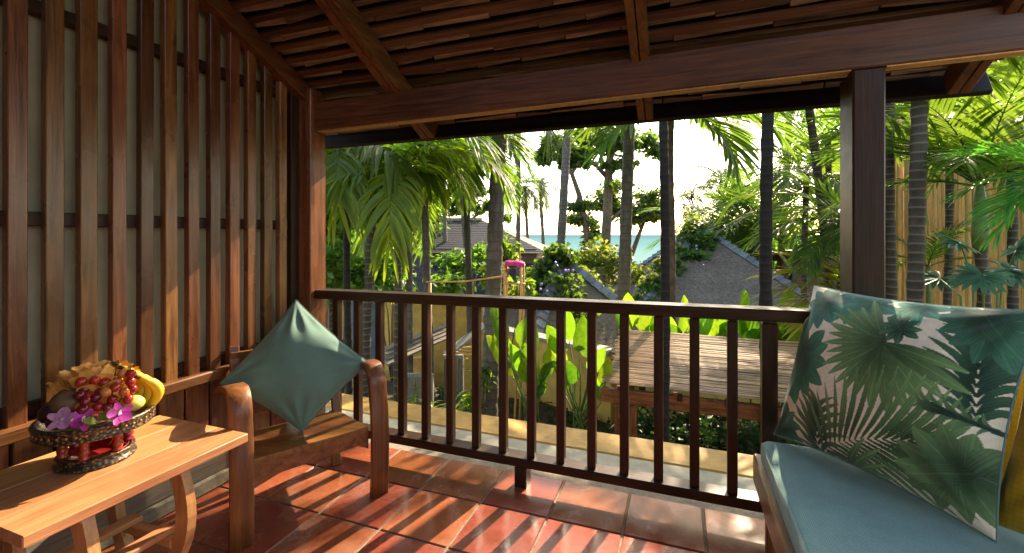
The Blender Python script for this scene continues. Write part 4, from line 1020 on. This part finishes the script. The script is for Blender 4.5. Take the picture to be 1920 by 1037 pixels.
# brown wall with iron bracket right of the big roof
t = thing('brown_villa', at(1520, 600, 17), 'brown rendered villa wall with dark eaves behind the right hand post', 'house')
face_box(1466, 486, 1640, 700, 17.5, .3, 'wall', 'brownwall', t); 
face_box(1455, 470, 1650, 490, 17.0, .8, 'eave_board', 'darkX', t)
t = thing('iron_bracket', at(1490, 560, 17.3), 'black iron bracket fixed to the brown villa wall', 'bracket')
MB().beam(at(1488, 505, 17.4), at(1478, 560, 17.4), .09, .09).build('upright', M['iron'], t); MB().beam(at(1472, 556, 17.4), at(1506, 560, 17.4), .09, .09).build('arm', M['iron'], t)

# bamboo screen fence on the right
fa, fb = at(1640, 590, 9.2), at(2010, 590, 6.6); fa.z = fb.z = -1.75
t = thing('bamboo_fence', (fa + fb)/2, 'tall screen of upright tan bamboo poles behind the palms on the right', 'fence')
nb = 66; pm = [MB().tube([(0, 0, 0), (.004, 0, 1.2), (-.003, .002, 2.6), (.002, 0, 5.05 + .12*k)], [.036, .034, .035, .032], 8).mesh('bamboo_pole', M['bamboo'], True) for k in range(4)]
for i in range(nb):
    p = fa.lerp(fb, i/(nb-1)); link_mesh('bamboo_pole', pm[rnd.randrange(4)], t, p - wloc(t) + _F*rnd.uniform(-.01, .01), (rnd.uniform(-.006, .006), rnd.uniform(-.006, .006), rnd.uniform(0, 6)))
for zz in (-.9, .6, 2.2): MB().beam(fa + Vector((0, 0, 1.75+zz)) + _F*.06, fb + Vector((0, 0, 1.75+zz)) + _F*.06, .06, .06).build('cross_pole', M['bamboo'], t)

# bamboo shrine stand with pink cloth
D = 6.3; t = thing('bamboo_shrine', at(962, 800, D), 'small bamboo shrine stand draped with a bright pink cloth', 'shrine')
for x0, x1_, dd in ((946, 950, 0), (977, 964, 0), (950, 952, .22), (982, 974, .22)):
    MB().tube([at(x0, 492, D+dd), at(x0, 555, D+dd), at(x1_, 800, D+dd)], .016, 8).build('leg', M['bamboo'], t, True)
for y_ in (497, 532):
    for a, b in (((944, y_, D), (980, y_, D)), ((949, y_, D+.22), (984, y_, D+.22)), ((944, y_, D), (949, y_, D+.22)), ((980, y_, D), (984, y_, D+.22))):
        MB().tube([at(*a), at(*b)], .011, 6).build('rung', M['bamboo'], t, True)
arch = [at(962 - 11*math.cos(R(a)), 520 - 18*math.sin(R(a)), D - .01) for a in range(0, 181, 15)]
MB().tube(arch, .009, 6).build('arch', M['greyX'], t, True)
for k in range(6): MB().tube([at(945 + k*6.8, 532, D+.02), at(945 + k*6.8, 552, D+.02)], .006, 5).build('spindle', M['bamboo'], t, True)
MB().tube([at(975, 500, D+.1), at(974, 462, D+.1)], .012, 6).build('finial_pole', M['bamboo'], t, True)
vs = []; fs = []; nu = 16
for j, (z_, w_) in enumerate(((0.012, .2), (.018, .5), (.012, .8), (-.004, .98), (-.028, 1.03), (-.045, 1.0))):
    for i in range(nu):
        a = 2*math.pi*i/nu; sq = 1/max(abs(math.cos(a)), abs(math.sin(a)))**.7
        vs.append(at(964, 494, D+.11) + _R*(.145*w_*sq*math.cos(a)) + _F*(.14*w_*sq*math.sin(a)) + Vector((0, 0, z_ + .02 + rnd.uniform(-.006, .006) - (.022*math.sin(a*5+1) if j > 3 else 0))))
for j in range(5):
    for i in range(nu): fs.append((j*nu+i, j*nu+(i+1) % nu, (j+1)*nu+(i+1) % nu, (j+1)*nu+i))
fs.append(tuple(range(nu))); MB().add(vs, fs).build('cloth', M['pinkcloth'], t, True)
MB().ball(at(951, 507, D-.02), .025, 8, 6).build('tassel', M['redcloth'], t, True)
p = thing('bamboo_pole_barrier', at(870, 530, 6.6), 'long horizontal bamboo pole running left from the pink shrine', 'pole')
MB().tube([at(800, 529, 7.2), at(870, 528, 6.8), at(955, 517, 6.4)], .013, 8).build('pole', M['bamboo'], p, True)
MB().tube([at(806, 529, 7.2), at(806, 800, 7.2)], .025, 8).build('support', M['bamboo'], p, True)

# ------------------------------------------------------------ palms and trees
GP = 'slender palms just beyond the ledge'
def P0(xb, yb, xt, yt, d): return gnd(at(xb, yb, d)), at(xt, yt, d)
def px_palm(xb, xt, yt, d, wpx, spec, fr, label, trunk='trunk_ring', wtop=None, **kw):
    "trunk through pixel column xb at rail height and ending at xt, yt"
    b = gnd(at(xb, 700, d)); tp = at(xt, yt, d); r = wpx/2*d/FPX
    return palm(b, tp, r, (wtop or wpx)/2*d/FPX*.92, spec, fr, label, trunk=trunk, **kw)
# near left group with broad drooping fronds
px_palm(655, 652, 318, 5.6, 13, 'broad', [(15, 30, 1.0), (70, 45, .95), (120, 15, 1.), (165, 30, .9), (215, 20, 1.05), (262, 15, .95), (300, 0, 1.), (335, 15, 1.), (40, 75, .7)], 'thin dark palm with drooping broad fronds, nearest the slatted wall', 'trunk_dark', group=GP, shaft=.25)
px_palm(750, 742, 352, 5.2, 14, 'broad', [(5, 30, 1.05), (50, 45, 1.), (100, 30, 1.), (150, 15, 1.05), (195, 30, 1.0), (240, 0, 1.), (300, -15, .9), (345, 45, 1.0), (20, 75, .7)], 'thin ringed palm whose long fronds hang over the dark hut roof', 'trunk_ring', group=GP, shaft=.22)
px_palm(681, 700, 300, 6.6, 17, 'broad', [(20, 15, 1.1), (75, 30, 1.1), (130, 15, 1.1), (190, 30, 1.), (245, 15, 1.1), (300, 30, 1.), (340, 45, 1.1)], 'brown ringed palm standing between the two thin palms at the left', 'trunk_ring', group=GP, shaft=.2)
px_palm(805, 800, 268, 7.4, 15, 'broadlit', [(0, 30, 1.1), (45, 15, 1.2), (95, 30, 1.1), (150, 15, 1.1), (205, 0, 1.1), (255, 15, 1.2), (300, 0, 1.1), (335, 15, 1.2)], 'grey stemmed palm left of the bamboo pole, fronds under the eave', 'trunk_grey', group=GP)
px_palm(915, 938, 195, 7.0, 33, 'broad', [(345, 0, .9), (290, 15, 1.0), (250, 15, 1.1), (180, 15, 1.1), (120, 30, 1.)], 'thick pale grey palm trunk left of the pink shrine', 'trunk_grey', 30, group=GP)
px_palm(885, 872, 262, 9.0, 13, 'broadlit', crown(12, (60, -30), 81, 1.25), 'palm with light fronds between the grey stem and the thick pale trunk', 'trunk_grey', group=GP)
px_palm(622, 615, 330, 8.2, 12, 'broadlit', crown(12, (65, -35), 83, 1.25), 'light fronded palm half hidden by the corner post', 'trunk_ring', group=GP)
px_palm(770, 765, 300, 8.8, 12, 'areca', crown(12, (65, -40), 85, 1.2), 'feathery palm behind the hanging fronds, above the hut', 'trunk_grey', group=GP)
# near slim palms in front of the big roof
px_palm(1246, 1238, -260, 5.0, 17, 'broadlit', crown(8, (50, 0), 2), 'slim dark palm trunk in front of the bamboo shelter', 'trunk_dark', group=GP)
px_palm(1440, 1445, -300, 5.0, 22, 'broadlit', crown(8, (50, 0), 4), 'dark straight palm trunk beside the railing newel', 'trunk_dark', group=GP)
px_palm(1166, 1184, 30, 9.0, 25, 'coco', crown(6, (20, -30), 3, .5), 'grey leaning coconut trunk left of the slim dark palm', 'trunk_grey', 20, group='coconut palms towards the beach')
# coconut palms towards the beach
GC = 'coconut palms towards the beach'
px_palm(1033, 1078, 20, 14.0, 18, 'coco', crown(7, (30, -10), 5, .6), 'dark leaning coconut trunk rising out of the frame above the sea', 'trunk_grey', 16, group=GC)
px_palm(970, 974, 90, 22.0, 10, 'coco', crown(7, (40, 0), 6, .7), 'thin straight coconut trunk just left of the open sea', 'trunk_grey', 8, group=GC)
px_palm(998, 984, 350, 34.0, 7, 'coco', crown(15, (75, -45), 7, .62), 'small far coconut palm with full crown, left of its leaning twin', 'trunk_grey', 6, group=GC, bow=.3)
px_palm(1023, 1013, 352, 34.0, 8, 'coco', crown(15, (75, -45), 8, .62), 'small far coconut palm with bowed trunk against the sea', 'trunk_grey', 6, group=GC, bow=-.8)
px_palm(1288, 1298, 362, 34.0, 8, 'coco', crown(16, (75, -50), 9, .60), 'small far coconut palm leaning behind the peak of the big roof', 'trunk_grey', 6, group=GC, bow=.4)
px_palm(1340, 1352, 336, 36.0, 8, 'coco', crown(16, (75, -45), 10, .72), 'tallest far coconut palm standing right of the roof peak', 'trunk_grey', 6, group=GC, bow=.4)
px_palm(1452, 1482, 150, 18.0, 14, 'coco', crown(8, (20, -25), 11, .7), 'grey leaning coconut trunk behind the dark straight one', 'trunk_grey', 12, group=GC)
px_palm(1254, 1259, 208, 8.3, 15, 'broadlit', [(15, 15, 1.5), (340, 15, 1.45), (320, -15, 1.3), (200, 15, 1.5), (175, 30, 1.4), (225, 0, 1.3), (250, 15, 1.3), (150, 30, 1.5), (50, 15, 1.5), (100, 45, 1.4), (290, 30, 1.2)], 'brown palm trunk hidden behind the slim dark palm, fronds under the eave', 'trunk_bark', 13, group=GC, rings=False)
px_palm(893, 862, 330, 16.0, 16, 'coco', crown(12, (60, -45), 13, .42), 'bent palm trunk before the dark hip roof', 'trunk_grey', 11, group=GC, bow=.5)
px_palm(833, 834, 300, 26.0, 9, 'coco', crown(9, (60, -35), 14, .6), 'thin far coconut trunk behind the dark hip roof', 'trunk_grey', 8, group=GC)
# right: areca group round the post and in front of the bamboo fence
GR = 'palms crowding the right side'
px_palm(1500, 1600, 420, 6.4, 14, 'areca', [(180, 30, 1.), (205, 15, 1.), (160, 45, 1.), (230, 0, .95), (150, 15, 1.0), (190, 60, .9), (250, 15, .9), (120, 30, 1.)], 'palm hidden by the square post, its fronds reaching left of it', 'trunk_ring', group=GR)
px_palm(1592, 1505, 112, 7.0, 15, 'areca', [(170, 15, 1.1), (195, 0, 1.1), (215, 0, 1.), (150, 15, 1.1), (240, -15, 1.0), (275, 0, 1.), (60, 30, 1.), (20, 15, 1.), (320, 0, 1.)], 'palm behind the square post with fronds high under the eave', 'trunk_ring', group=GR)
px_palm(1560, 1610, 545, 6.0, 10, 'yellow', [(180, 30, 1.), (200, 15, 1.1), (165, 45, 1.), (220, 0, 1.), (190, 0, 1.), (140, 30, .9), (100, 45, .9)], 'low yellowing palm left of the square post', 'stem_green', group=GR)
px_palm(1690, 1740, -60, 4.6, 25, 'areca', crown(8, (40, -10), 21, 1.), 'leaning dark ringed palm trunk right of the square post', 'trunk_ring', 28, group=GR)
px_palm(1668, 1674, 20, 5.6, 21, 'areca', crown(8, (40, -10), 22, 1.), 'pale ringed palm trunk close against the square post', 'trunk_ring', 19, group=GR)
px_palm(1846, 1838, 470, 4.9, 24, 'areca', [(170, 60, 1.15), (195, 45, 1.2), (215, 60, 1.1), (150, 45, 1.1), (240, 30, 1.), (20, 60, 1.2), (335, 45, 1.15), (300, 30, 1.), (60, 60, 1.), (100, 45, 1.1), (180, 15, 1.), (260, 75, 1.)], 'palm with swollen green crown shaft before the bamboo fence', 'trunk_ring', 20, group=GR, shaft=.75)
px_palm(2040, 2015, 400, 3.6, 20, 'bright', [(180, 15, .5), (205, 0, .5), (175, 45, .5), (190, -15, .5), (220, 15, .45)], 'palm off the right edge reaching in with bright green fronds', 'trunk_ring', group=GR, shaft=.3)
px_palm(1770, 1780, 210, 6.6, 13, 'areca', crown(9, (60, -30), 31, .9), 'thin palm deep in the thicket between ringed trunk and fence', 'trunk_ring', group=GR)
px_palm(1735, 1740, 500, 6.4, 9, 'areca', crown(7, (80, 10), 35, .6), 'low young palm at the foot of the bamboo fence', 'stem_green', group=GR)
px_palm(1890, 1900, 230, 5.8, 16, 'areca', crown(10, (70, -25), 37, 1.1), 'tall thick fronded palm at the upper right corner', 'trunk_ring', group=GR)

px_palm(1505, 1512, 330, 9.5, 11, 'areca', crown(13, (75, -30), 41, 1.25), 'palm filling the gap between dark straight trunk and square post', 'trunk_ring', group=GR)
px_palm(1548, 1552, 250, 10.5, 11, 'areca', crown(12, (75, -30), 43, 1.3), 'taller palm behind, just left of the square post', 'trunk_ring', group=GR)
# fan-leaved palm low at the right
def fan_leaf(t, p, d, up, r, n, mat):
    vs = []; fs = []; d = Vector(d).normalized(); s = d.cross(Vector(up)).normalized(); u = s.cross(d)
    for k in range(n):
        a = R(-125 + 250*k/(n-1)); dd = d*math.cos(a) + s*math.sin(a) + u*.12*math.cos(a*3)
        blade_strip(vs, fs, p, dd, u, r*(.82 + .18*math.cos(a*.7)), r*.20, .35, .35, 4, .02)
    MB().add(vs, fs).build('fan_blade', M[mat], t, True)
t = thing('fan_palm', gnd(at(1850, 700, 3.9)), 'low blue green fan palm in front of the bamboo fence', 'palm tree', GR)
for px, py, dd, dr, r in ((1838, 515, 3.9, (-.5, -.3, -.35), .26), (1890, 505, 4.0, (.5, -.3, -.2), .28), (1905, 470, 4.2, (.2, -.2, .5), .26), (1800, 455, 4.6, (-.6, 0, .3), .28), (1760, 520, 4.8, (-.6, -.2, -.1), .26)):
    p = at(px, py, dd); MB().tube([gnd(at(1850, 700, 3.9), -.1), (at(1850, 640, 4.0) + p)/2 + Vector((0, 0, .1)), p], [.012, .009, .006], 6).build('leaf_stalk', M['stem_green'], t, True)
    fan_leaf(t, p, dr, (0, -.3, 1), r, 15, 'leaf_fan')

# broadleaf trees towards the beach
tree(gnd(at(1136, 600, 24)), [([gnd(at(1136, 600, 24)), at(1134, 480, 24), at(1139, 400, 24), at(1141, 330, 24), at(1146, 270, 24)], .30, .2), ([at(1141, 335, 24), at(1112, 305, 24), at(1085, 285, 23.6)], .14, .05), ([at(1142, 320, 24), at(1175, 295, 24.5), at(1200, 270, 24.5)], .13, .05), ([at(1139, 420, 24), at(1165, 395, 24), at(1200, 380, 24.4)], .1, .04)],
     at_blobs([(1140, 262, 24, 60, 30, 1500), (1095, 268, 23.6, 46, 28, 1000), (1195, 262, 24.5, 46, 26, 900), (1230, 280, 24.5, 30, 16, 350), (1150, 310, 24, 40, 18, 420), (1125, 505, 24, 10, 30, 90), (1155, 345, 24.2, 40, 10, 160)]), .34, 'thick trunked almond tree with dark spreading crown above the sea', seed=1)
tree(gnd(at(1106, 600, 21)), [([gnd(at(1108, 600, 21)), at(1106, 470, 21), at(1096, 410, 21), at(1086, 365, 21), at(1072, 325, 21), at(1050, 295, 21)], .20, .08), ([at(1086, 365, 21), at(1078, 385, 21), at(1062, 405, 21)], .07, .03), ([at(1072, 325, 21), at(1090, 300, 21), at(1100, 285, 21)], .09, .04)],
     at_blobs([(1035, 278, 21, 38, 27, 900), (1068, 298, 21, 32, 20, 520), (1095, 288, 21, 28, 22, 440), (1088, 385, 21, 24, 14, 260), (1106, 440, 21, 14, 30, 220), (1084, 412, 21, 18, 8, 110), (1020, 300, 21, 16, 10, 90)]), .30, 'slender crooked tree with leaf tufts up its trunk', seed=2)
tree(gnd(at(1185, 600, 30)), [([gnd(at(1165, 600, 30)), at(1180, 490, 30), at(1198, 440, 30), at(1210, 410, 30)], .2, .1), ([at(1180, 480, 30), at(1170, 450, 30), at(1165, 420, 30)], .1, .05)],
     at_blobs([(1205, 382, 30, 54, 26, 1300), (1150, 382, 30, 46, 26, 900), (1090, 408, 30, 38, 12, 420), (1200, 412, 30, 50, 12, 620), (1235, 395, 30, 30, 18, 380), (1100, 385, 30, 30, 10, 280)]), .34, 'flat topped tree layered behind the grey leaning trunks', seed=3)
tree(gnd(at(870, 600, 34)), [([gnd(at(862, 600, 34)), at(868, 430, 34), at(870, 380, 34)], .3, .15), ([at(868, 420, 34), at(910, 395, 34)], .12, .05)],
     at_blobs([(850, 385, 34, 42, 22, 600), (905, 390, 34, 38, 18, 420), (940, 408, 34, 26, 6, 150), (880, 360, 34, 40, 16, 420), (815, 380, 34, 40, 26, 480)]), .42, 'dark layered tree behind the distant hip roof', seed=4)
tree(gnd(at(1420, 600, 20)), [([gnd(at(1410, 600, 20)), at(1415, 470, 20), at(1420, 420, 20)], .16, .08)],
     at_blobs([(1405, 440, 20, 60, 36, 900), (1370, 480, 19.5, 44, 40, 600), (1450, 480, 20, 40, 50, 600), (1340, 420, 20, 20, 10, 100)]), .34, 'dark bushy tree right behind the big grey roof', 'leaf_shrub', seed=5)
for i, (x_, y_, d_, lab) in enumerate(((1390, 405, 17.5, 'feathery palm clump behind the right hip of the big roof'), (1350, 440, 18.0, 'low feathery palm touching the right hip of the big roof'), (1430, 440, 16.5, 'feathery palm clump between the big roof and the dark trunk'))):
    px_palm(x_, x_, y_, d_, 10, 'areca', crown(16, (80, -20), 50+i, 1.9), lab, 'stem_green', group='palms behind the big roof')
# shrubs
def shrub(base, blobs, lsize, label, mat='leaf_shrub', seed=0, stems=5, name='garden_shrub', group='garden shrubs', aspect=.55):
    base = Vector(base); t = thing(name, base, label, 'shrub', group); mb = MB(); g = random.Random(seed)
    for i in range(stems):
        c = Vector(blobs[i % len(blobs)][0]) + Vector((g.uniform(-.1, .1), g.uniform(-.1, .1), 0)); mb.tube([base, base.lerp(c, .5) + Vector((g.uniform(-.1, .1), g.uniform(-.1, .1), .05)), c], [.02, .014, .006], 5)
    mb.build('stem', M['stem_brown'], t, True)
    me = leaf_cloud('foliage', blobs, lsize, M[mat], seed, aspect); me.transform(Matrix.Translation(-base)); link_mesh('foliage', me, t); return t
sh = [((612, 640), [(615, 500, 6.6, 30, 50, 420), (622, 420, 6.9, 30, 40, 260), (606, 330, 7.2, 26, 60, 260)], .14, 'leafy bright shrub against the corner post'),
      ((640, 640), [(650, 520, 8.6, 50, 30, 500), (700, 510, 8.8, 50, 30, 450)], .15, 'bright shrub mass behind the thin palms at the left'),
      ((735, 650), [(735, 520, 9.6, 40, 34, 420), (700, 470, 10, 50, 40, 420)], .16, 'sunlit shrub in front of the dark hut roof'),
      ((850, 650), [(860, 490, 11.5, 44, 22, 420), (900, 480, 12, 30, 26, 300), (845, 530, 10.2, 40, 20, 260)], .17, 'dark green shrub below the hip roof, left of the thick trunk'),
      ((930, 650), [(945, 470, 9.5, 26, 26, 260), (930, 520, 8.5, 26, 30, 260), (985, 545, 8, 16, 24, 140)], .15, 'shrub round the pink shrine'),
      ((1150, 640), [(1120, 480, 17, 40, 30, 460), (1160, 500, 17, 36, 36, 460), (1205, 520, 16, 30, 26, 260), (1090, 490, 17, 30, 24, 260)], .22, 'sunlit yellow green thicket between the two pyramid roofs'),
      ((890, 790), [(905, 705, 6.9, 20, 26, 130), (885, 750, 6.8, 20, 20, 110)], .10, 'small pale leaved shrub in front of the wing wall')]
for i, (b_, bl, ls, lab) in enumerate(sh):
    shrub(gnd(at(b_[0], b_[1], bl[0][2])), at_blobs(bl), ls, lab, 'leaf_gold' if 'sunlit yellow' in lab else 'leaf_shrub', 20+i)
# backdrop of far trees that reads as one mass
me = leaf_cloud('far_woodland', at_blobs([(600, 360, 26, 60, 120, 1500), (680, 370, 27, 70, 100, 1700), (770, 390, 28, 60, 80, 1300), (640, 480, 20, 70, 60, 1300), (740, 480, 22, 60, 60, 900), (560, 420, 20, 40, 120, 600)]), .5, M['leaf_shrub'], 90)
tag(link_mesh('far_woodland', me), kind='stuff')
me = leaf_cloud('far_thicket', at_blobs([(1600, 330, 15, 60, 120, 1400), (1700, 300, 14, 70, 130, 1500), (1800, 250, 14, 90, 120, 1700), (1920, 250, 13, 70, 160, 1400), (1560, 470, 15, 40, 50, 500), (1840, 120, 15, 120, 50, 1000)]), .36, M['leaf_shrub'], 91)
tag(link_mesh('far_thicket', me), kind='stuff')

# vines over the roofs
def vine(name, blobs, lsize, label, flowers, mat='leaf_vine', seed=0, gold=None):
    base = Vector(blobs[0][0]); t = thing(name, base, label, 'vine'); me = leaf_cloud('foliage', blobs, lsize, M[mat], seed, .8); me.transform(Matrix.Translation(-base)); link_mesh('foliage', me, t)
    if gold:
        me = leaf_cloud('sunlit_foliage', gold, lsize, M['leaf_gold'], seed+1, .8); me.transform(Matrix.Translation(-base)); link_mesh('sunlit_vine_foliage', me, t)  # leaves with sunlight put into their colour
    fm = MB().lathe([(.003, 0), (.008, .02), (.03, .04), (.034, .042)], (0, 0, 0), 10).mesh('flower', M['flower_blue'], True)
    for x_, y_, d_ in flowers: link_mesh('flower', fm, t, at(x_, y_, d_) - base, (R(70), R(10), YAW + rnd.uniform(-.6, .6)))
def on_roof(ap, a, b, s, u, off=.1):
    "point on the roof slope a-b-ap: s up the slope, u across"
    q = a.lerp(b, u).lerp(ap, s); n_ = (b-a).cross(ap-a).normalized(); return q + n_*off
A2 = at(1050, 478, 11.5); bl = []
for i in range(46):
    k = rnd.choice((3, 3, 0, 0, 2)); s = rnd.uniform(.25, 1.02); q = on_roof(A2, cs2[k], cs2[(k+1) % 4], s, rnd.uniform(.05, .95 if k == 3 else .72)); bl.append((tuple(q), (.34, .34, .2), 85))
g2 = [(tuple(on_roof(A2, cs2[1], cs2[2], rnd.uniform(.05, .75), rnd.uniform(.25, .9), .12)), (.25, .25, .18), 60) for i in range(12)]
vine('flowering_vine', bl, .14, 'dark green vine with blue flowers smothering the small pyramid roof', [(1040, 493, 10.6), (1043, 499, 10.5), (1054, 517, 10.2), (1059, 508, 10.3), (1065, 508, 10.3), (1017, 534, 9.6), (1012, 543, 9.5), (997, 546, 9.4), (1026, 547, 9.4), (1075, 508, 10.2)], seed=61, gold=g2)
A3 = at(1312, 424, 15.5); bl = []
for i in range(16):
    s = rnd.uniform(.72, .90); u = rnd.uniform(.05, .5) * (1 if s > .8 else .7); bl.append((tuple(on_roof(A3, cs3[0], cs3[1], s, u, .05)), (.38, .2, .16), 45))
for i in range(22): s = rnd.uniform(.3, .95); bl.append((tuple(cs3[0].lerp(A3, s) + Vector((rnd.uniform(-.25, .25), -.02, .05))), (.32, .22, .18), 45))
g3 = [(tuple(cs3[0].lerp(A3, rnd.uniform(.4, 1.0)) + Vector((-.1, .15, .25))), (.3, .3, .2), 40) for i in range(14)] + [(tuple(cs3[1].lerp(A3, rnd.uniform(.86, 1.)) + Vector((0, 0, .15))), (.18, .18, .1), 16) for i in range(3)]
vine('creeping_vine', bl, .17, 'green creeper over the peak and left hip of the big grey roof', [(1306, 462, 13.4), (1304, 468, 13.3), (1317, 498, 13.0)], seed=71, gold=g3)

# ginger-like plants with big upright leaves
def paddle(vs, fs, p, d, L, W, hang, roll):
    d = Vector(d).normalized(); up = Vector((math.cos(roll), math.sin(roll), .4)); seg = 8; b = len(vs); q = Vector(p)
    for j in range(seg+1):
        s = j/seg; w = W*(math.sin(math.pi*min(1, .03 + .97*s**.8))**.65 if 0 < s < 1 else .03)*.5; side = d.cross(up).normalized(); n_ = side.cross(d)
        wv = .04*W*math.sin(s*9)
        vs += [q + side*w + n_*(.28*w + wv), q + side*w*.5 + n_*.10*w, q, q - side*w*.5 + n_*.10*w, q - side*w + n_*(.28*w - wv)]
        d = (d + Vector((0, 0, -hang/seg*2*s))).normalized(); q = q + d*(L/seg)
    for j in range(seg):
        for i in range(4): a = b + j*5 + i; fs.append((a, a+1, a+6, a+5))
def ginger(base, leaves, label, lw=.23, group='ginger plants along the garden wall', mat='leaf_ginger', seed=0):
    base = Vector(base); t = thing('ginger_plant', base, label, 'plant', group); g = random.Random(seed)
    extra = []
    for p, d, L, hang in leaves:
        extra.append((p, d, L, hang)); extra.append((Vector(p) + Vector((g.uniform(-.12, .12), g.uniform(-.1, .15), -g.uniform(.1, .3))), Vector(d) + Vector((g.uniform(-.5, .5), g.uniform(-.4, .4), 0)), L*g.uniform(.6, .9), hang + g.uniform(0, .5)))
    for p, d, L, hang in extra:
        p = Vector(p); MB().tube([base + Vector((g.uniform(-.12, .12), g.uniform(-.1, .1), 0)), base.lerp(p, .6) + Vector((g.uniform(-.03, .03), 0, 0)), p], [.014, .011, .007], 6).build('stem', M['stem_green'], t, True)
        vs = []; fs = []; paddle(vs, fs, p, d, L, lw*g.uniform(.85, 1.15)*(L/.5)**.5, hang, g.uniform(-.9, .9) - 1.57); MB().add(vs, fs).build('leaf', M[mat], t, True)
def up_leaves(lst, d):
    return [(at(x, y, d + (i % 3)*.12 - .12), _R*lean + Vector((0, 0, 1)) - _F*.15, L, h) for i, (x, y, lean, L, h) in enumerate(lst)]
ginger(at(1000, 800, 6.2), up_leaves([(1005, 660, -.05, .52, .1), (985, 700, -.45, .5, .4), (960, 690, -.6, .6, .5), (945, 640, -.3, .55, .3), (1012, 720, .5, .4, .5), (1025, 690, .4, .45, .6), (975, 650, .2, .42, .2), (1000, 715, .15, .35, .4)], 6.2), 'tall ginger plant nearest the shrine, bright leaves above the yellow wall', seed=1)
ginger(at(1085, 805, 6.0), up_leaves([(1085, 660, .1, .5, .2), (1060, 680, -.45, .45, .5), (1105, 700, .5, .42, .5), (1075, 720, -.3, .36, .4), (1068, 640, -.1, .5, .2), (1105, 745, .2, .3, .3), (1128, 720, .25, .36, .3)], 6.0), 'ginger plant left of the bamboo shelter', seed=2)
ginger(at(1190, 760, 8.0), up_leaves([(1185, 612, -.15, .62, .2), (1200, 620, .25, .55, .4), (1175, 630, -.4, .5, .5), (1225, 625, .1, .45, .3)], 8.0), 'ginger leaves behind the upper left corner of the bamboo shelter', seed=3, lw=.26)
ginger(at(1275, 760, 8.0), up_leaves([(1278, 628, .0, .72, .1), (1262, 632, -.4, .5, .5), (1295, 632, .4, .5, .4), (1300, 640, .6, .55, .5)], 8.0), 'ginger leaves behind the bamboo shelter beside the slim dark trunk', seed=4, lw=.26)
ginger(at(1335, 770, 8.0), up_leaves([(1335, 640, .0, .6, .3), (1318, 640, -.5, .55, .5), (1350, 640, .3, .5, .4)], 8.0), 'ginger leaves in the middle behind the bamboo shelter', seed=5, lw=.26)
ginger(at(1395, 770, 8.0), up_leaves([(1388, 630, .0, .85, .1), (1405, 638, .3, .6, .3), (1372, 640, -.4, .55, .4), (1420, 640, .55, .5, .5)], 8.0), 'tall ginger leaves left of the dark straight trunk', seed=6, lw=.28)
ginger(at(1470, 770, 7.8), up_leaves([(1462, 640, .1, .95, .1), (1478, 640, .35, .7, .3), (1490, 645, .6, .6, .5), (1445, 640, -.3, .7, .2), (1500, 650, .8, .6, .6)], 7.8), 'tallest ginger leaves right of the dark straight trunk', seed=7, lw=.30)
# lily clumps with strap leaves
def lily(base, n, L, label, seed, spread=1.0, mat='leaf_lily', w=.032):
    base = Vector(base); t = thing('spider_lily', base, label, 'plant', 'strap leaved lilies below the ledge'); g = random.Random(seed)
    for i in range(n):
        a = g.uniform(0, 6.28); e = g.uniform(.5, 1.3); vs = []; fs = []
        blade_strip(vs, fs, base, (math.cos(a)*math.cos(e)*spread, math.sin(a)*math.cos(e)*spread, math.sin(e)), Vector((0, 0, 1)), L*g.uniform(.7, 1.1), w, 1.9, .35, 9); MB().add(vs, fs).build('leaf', M[mat], t, True)
for i, (x_, y_, d_, n_, L_, lab) in enumerate(((765, 790, 6.7, 60, 1.0, 'yellow green strap leaved lily by the nearest grey gate'), (832, 790, 6.9, 60, .95, 'strap leaved lily spreading in front of the tall narrow gate'), (712, 790, 6.8, 44, 1.0, 'strap leaved lily behind the right arm of the chair'), (634, 650, 6.3, 44, 1.5, 'tall arching strap leaved lily at the foot of the thin palms'), (868, 800, 6.3, 40, .75, 'low strap leaved lily nearest the ledge'))):
    lily(gnd(at(x_, y_, d_), -.02), n_, L_, lab, 40+i)
# ground cover
bl = []
for i in range(90):
    x = rnd.uniform(-4.5, 3.2); y = rnd.uniform(3.2, 5.6); bl.append(((x, y, -1.72 + rnd.uniform(0, .2)), (.35, .35, .2), 60))
for i in range(60):
    x = rnd.uniform(-5.0, 3.5); y = rnd.uniform(5.4, 8.0); bl.append(((x, y, -1.72), (.4, .4, .18), 50))
for i in range(70):
    x = rnd.uniform(-.5, 2.6); y = rnd.uniform(5.9, 7.4); bl.append(((x, y, -1.66 + rnd.uniform(0, .35)), (.3, .3, .25), 60))
tag(link_mesh('ground_cover', leaf_cloud('ground_cover', bl, .09, M['leaf_dark'], 99, .7)), kind='stuff')
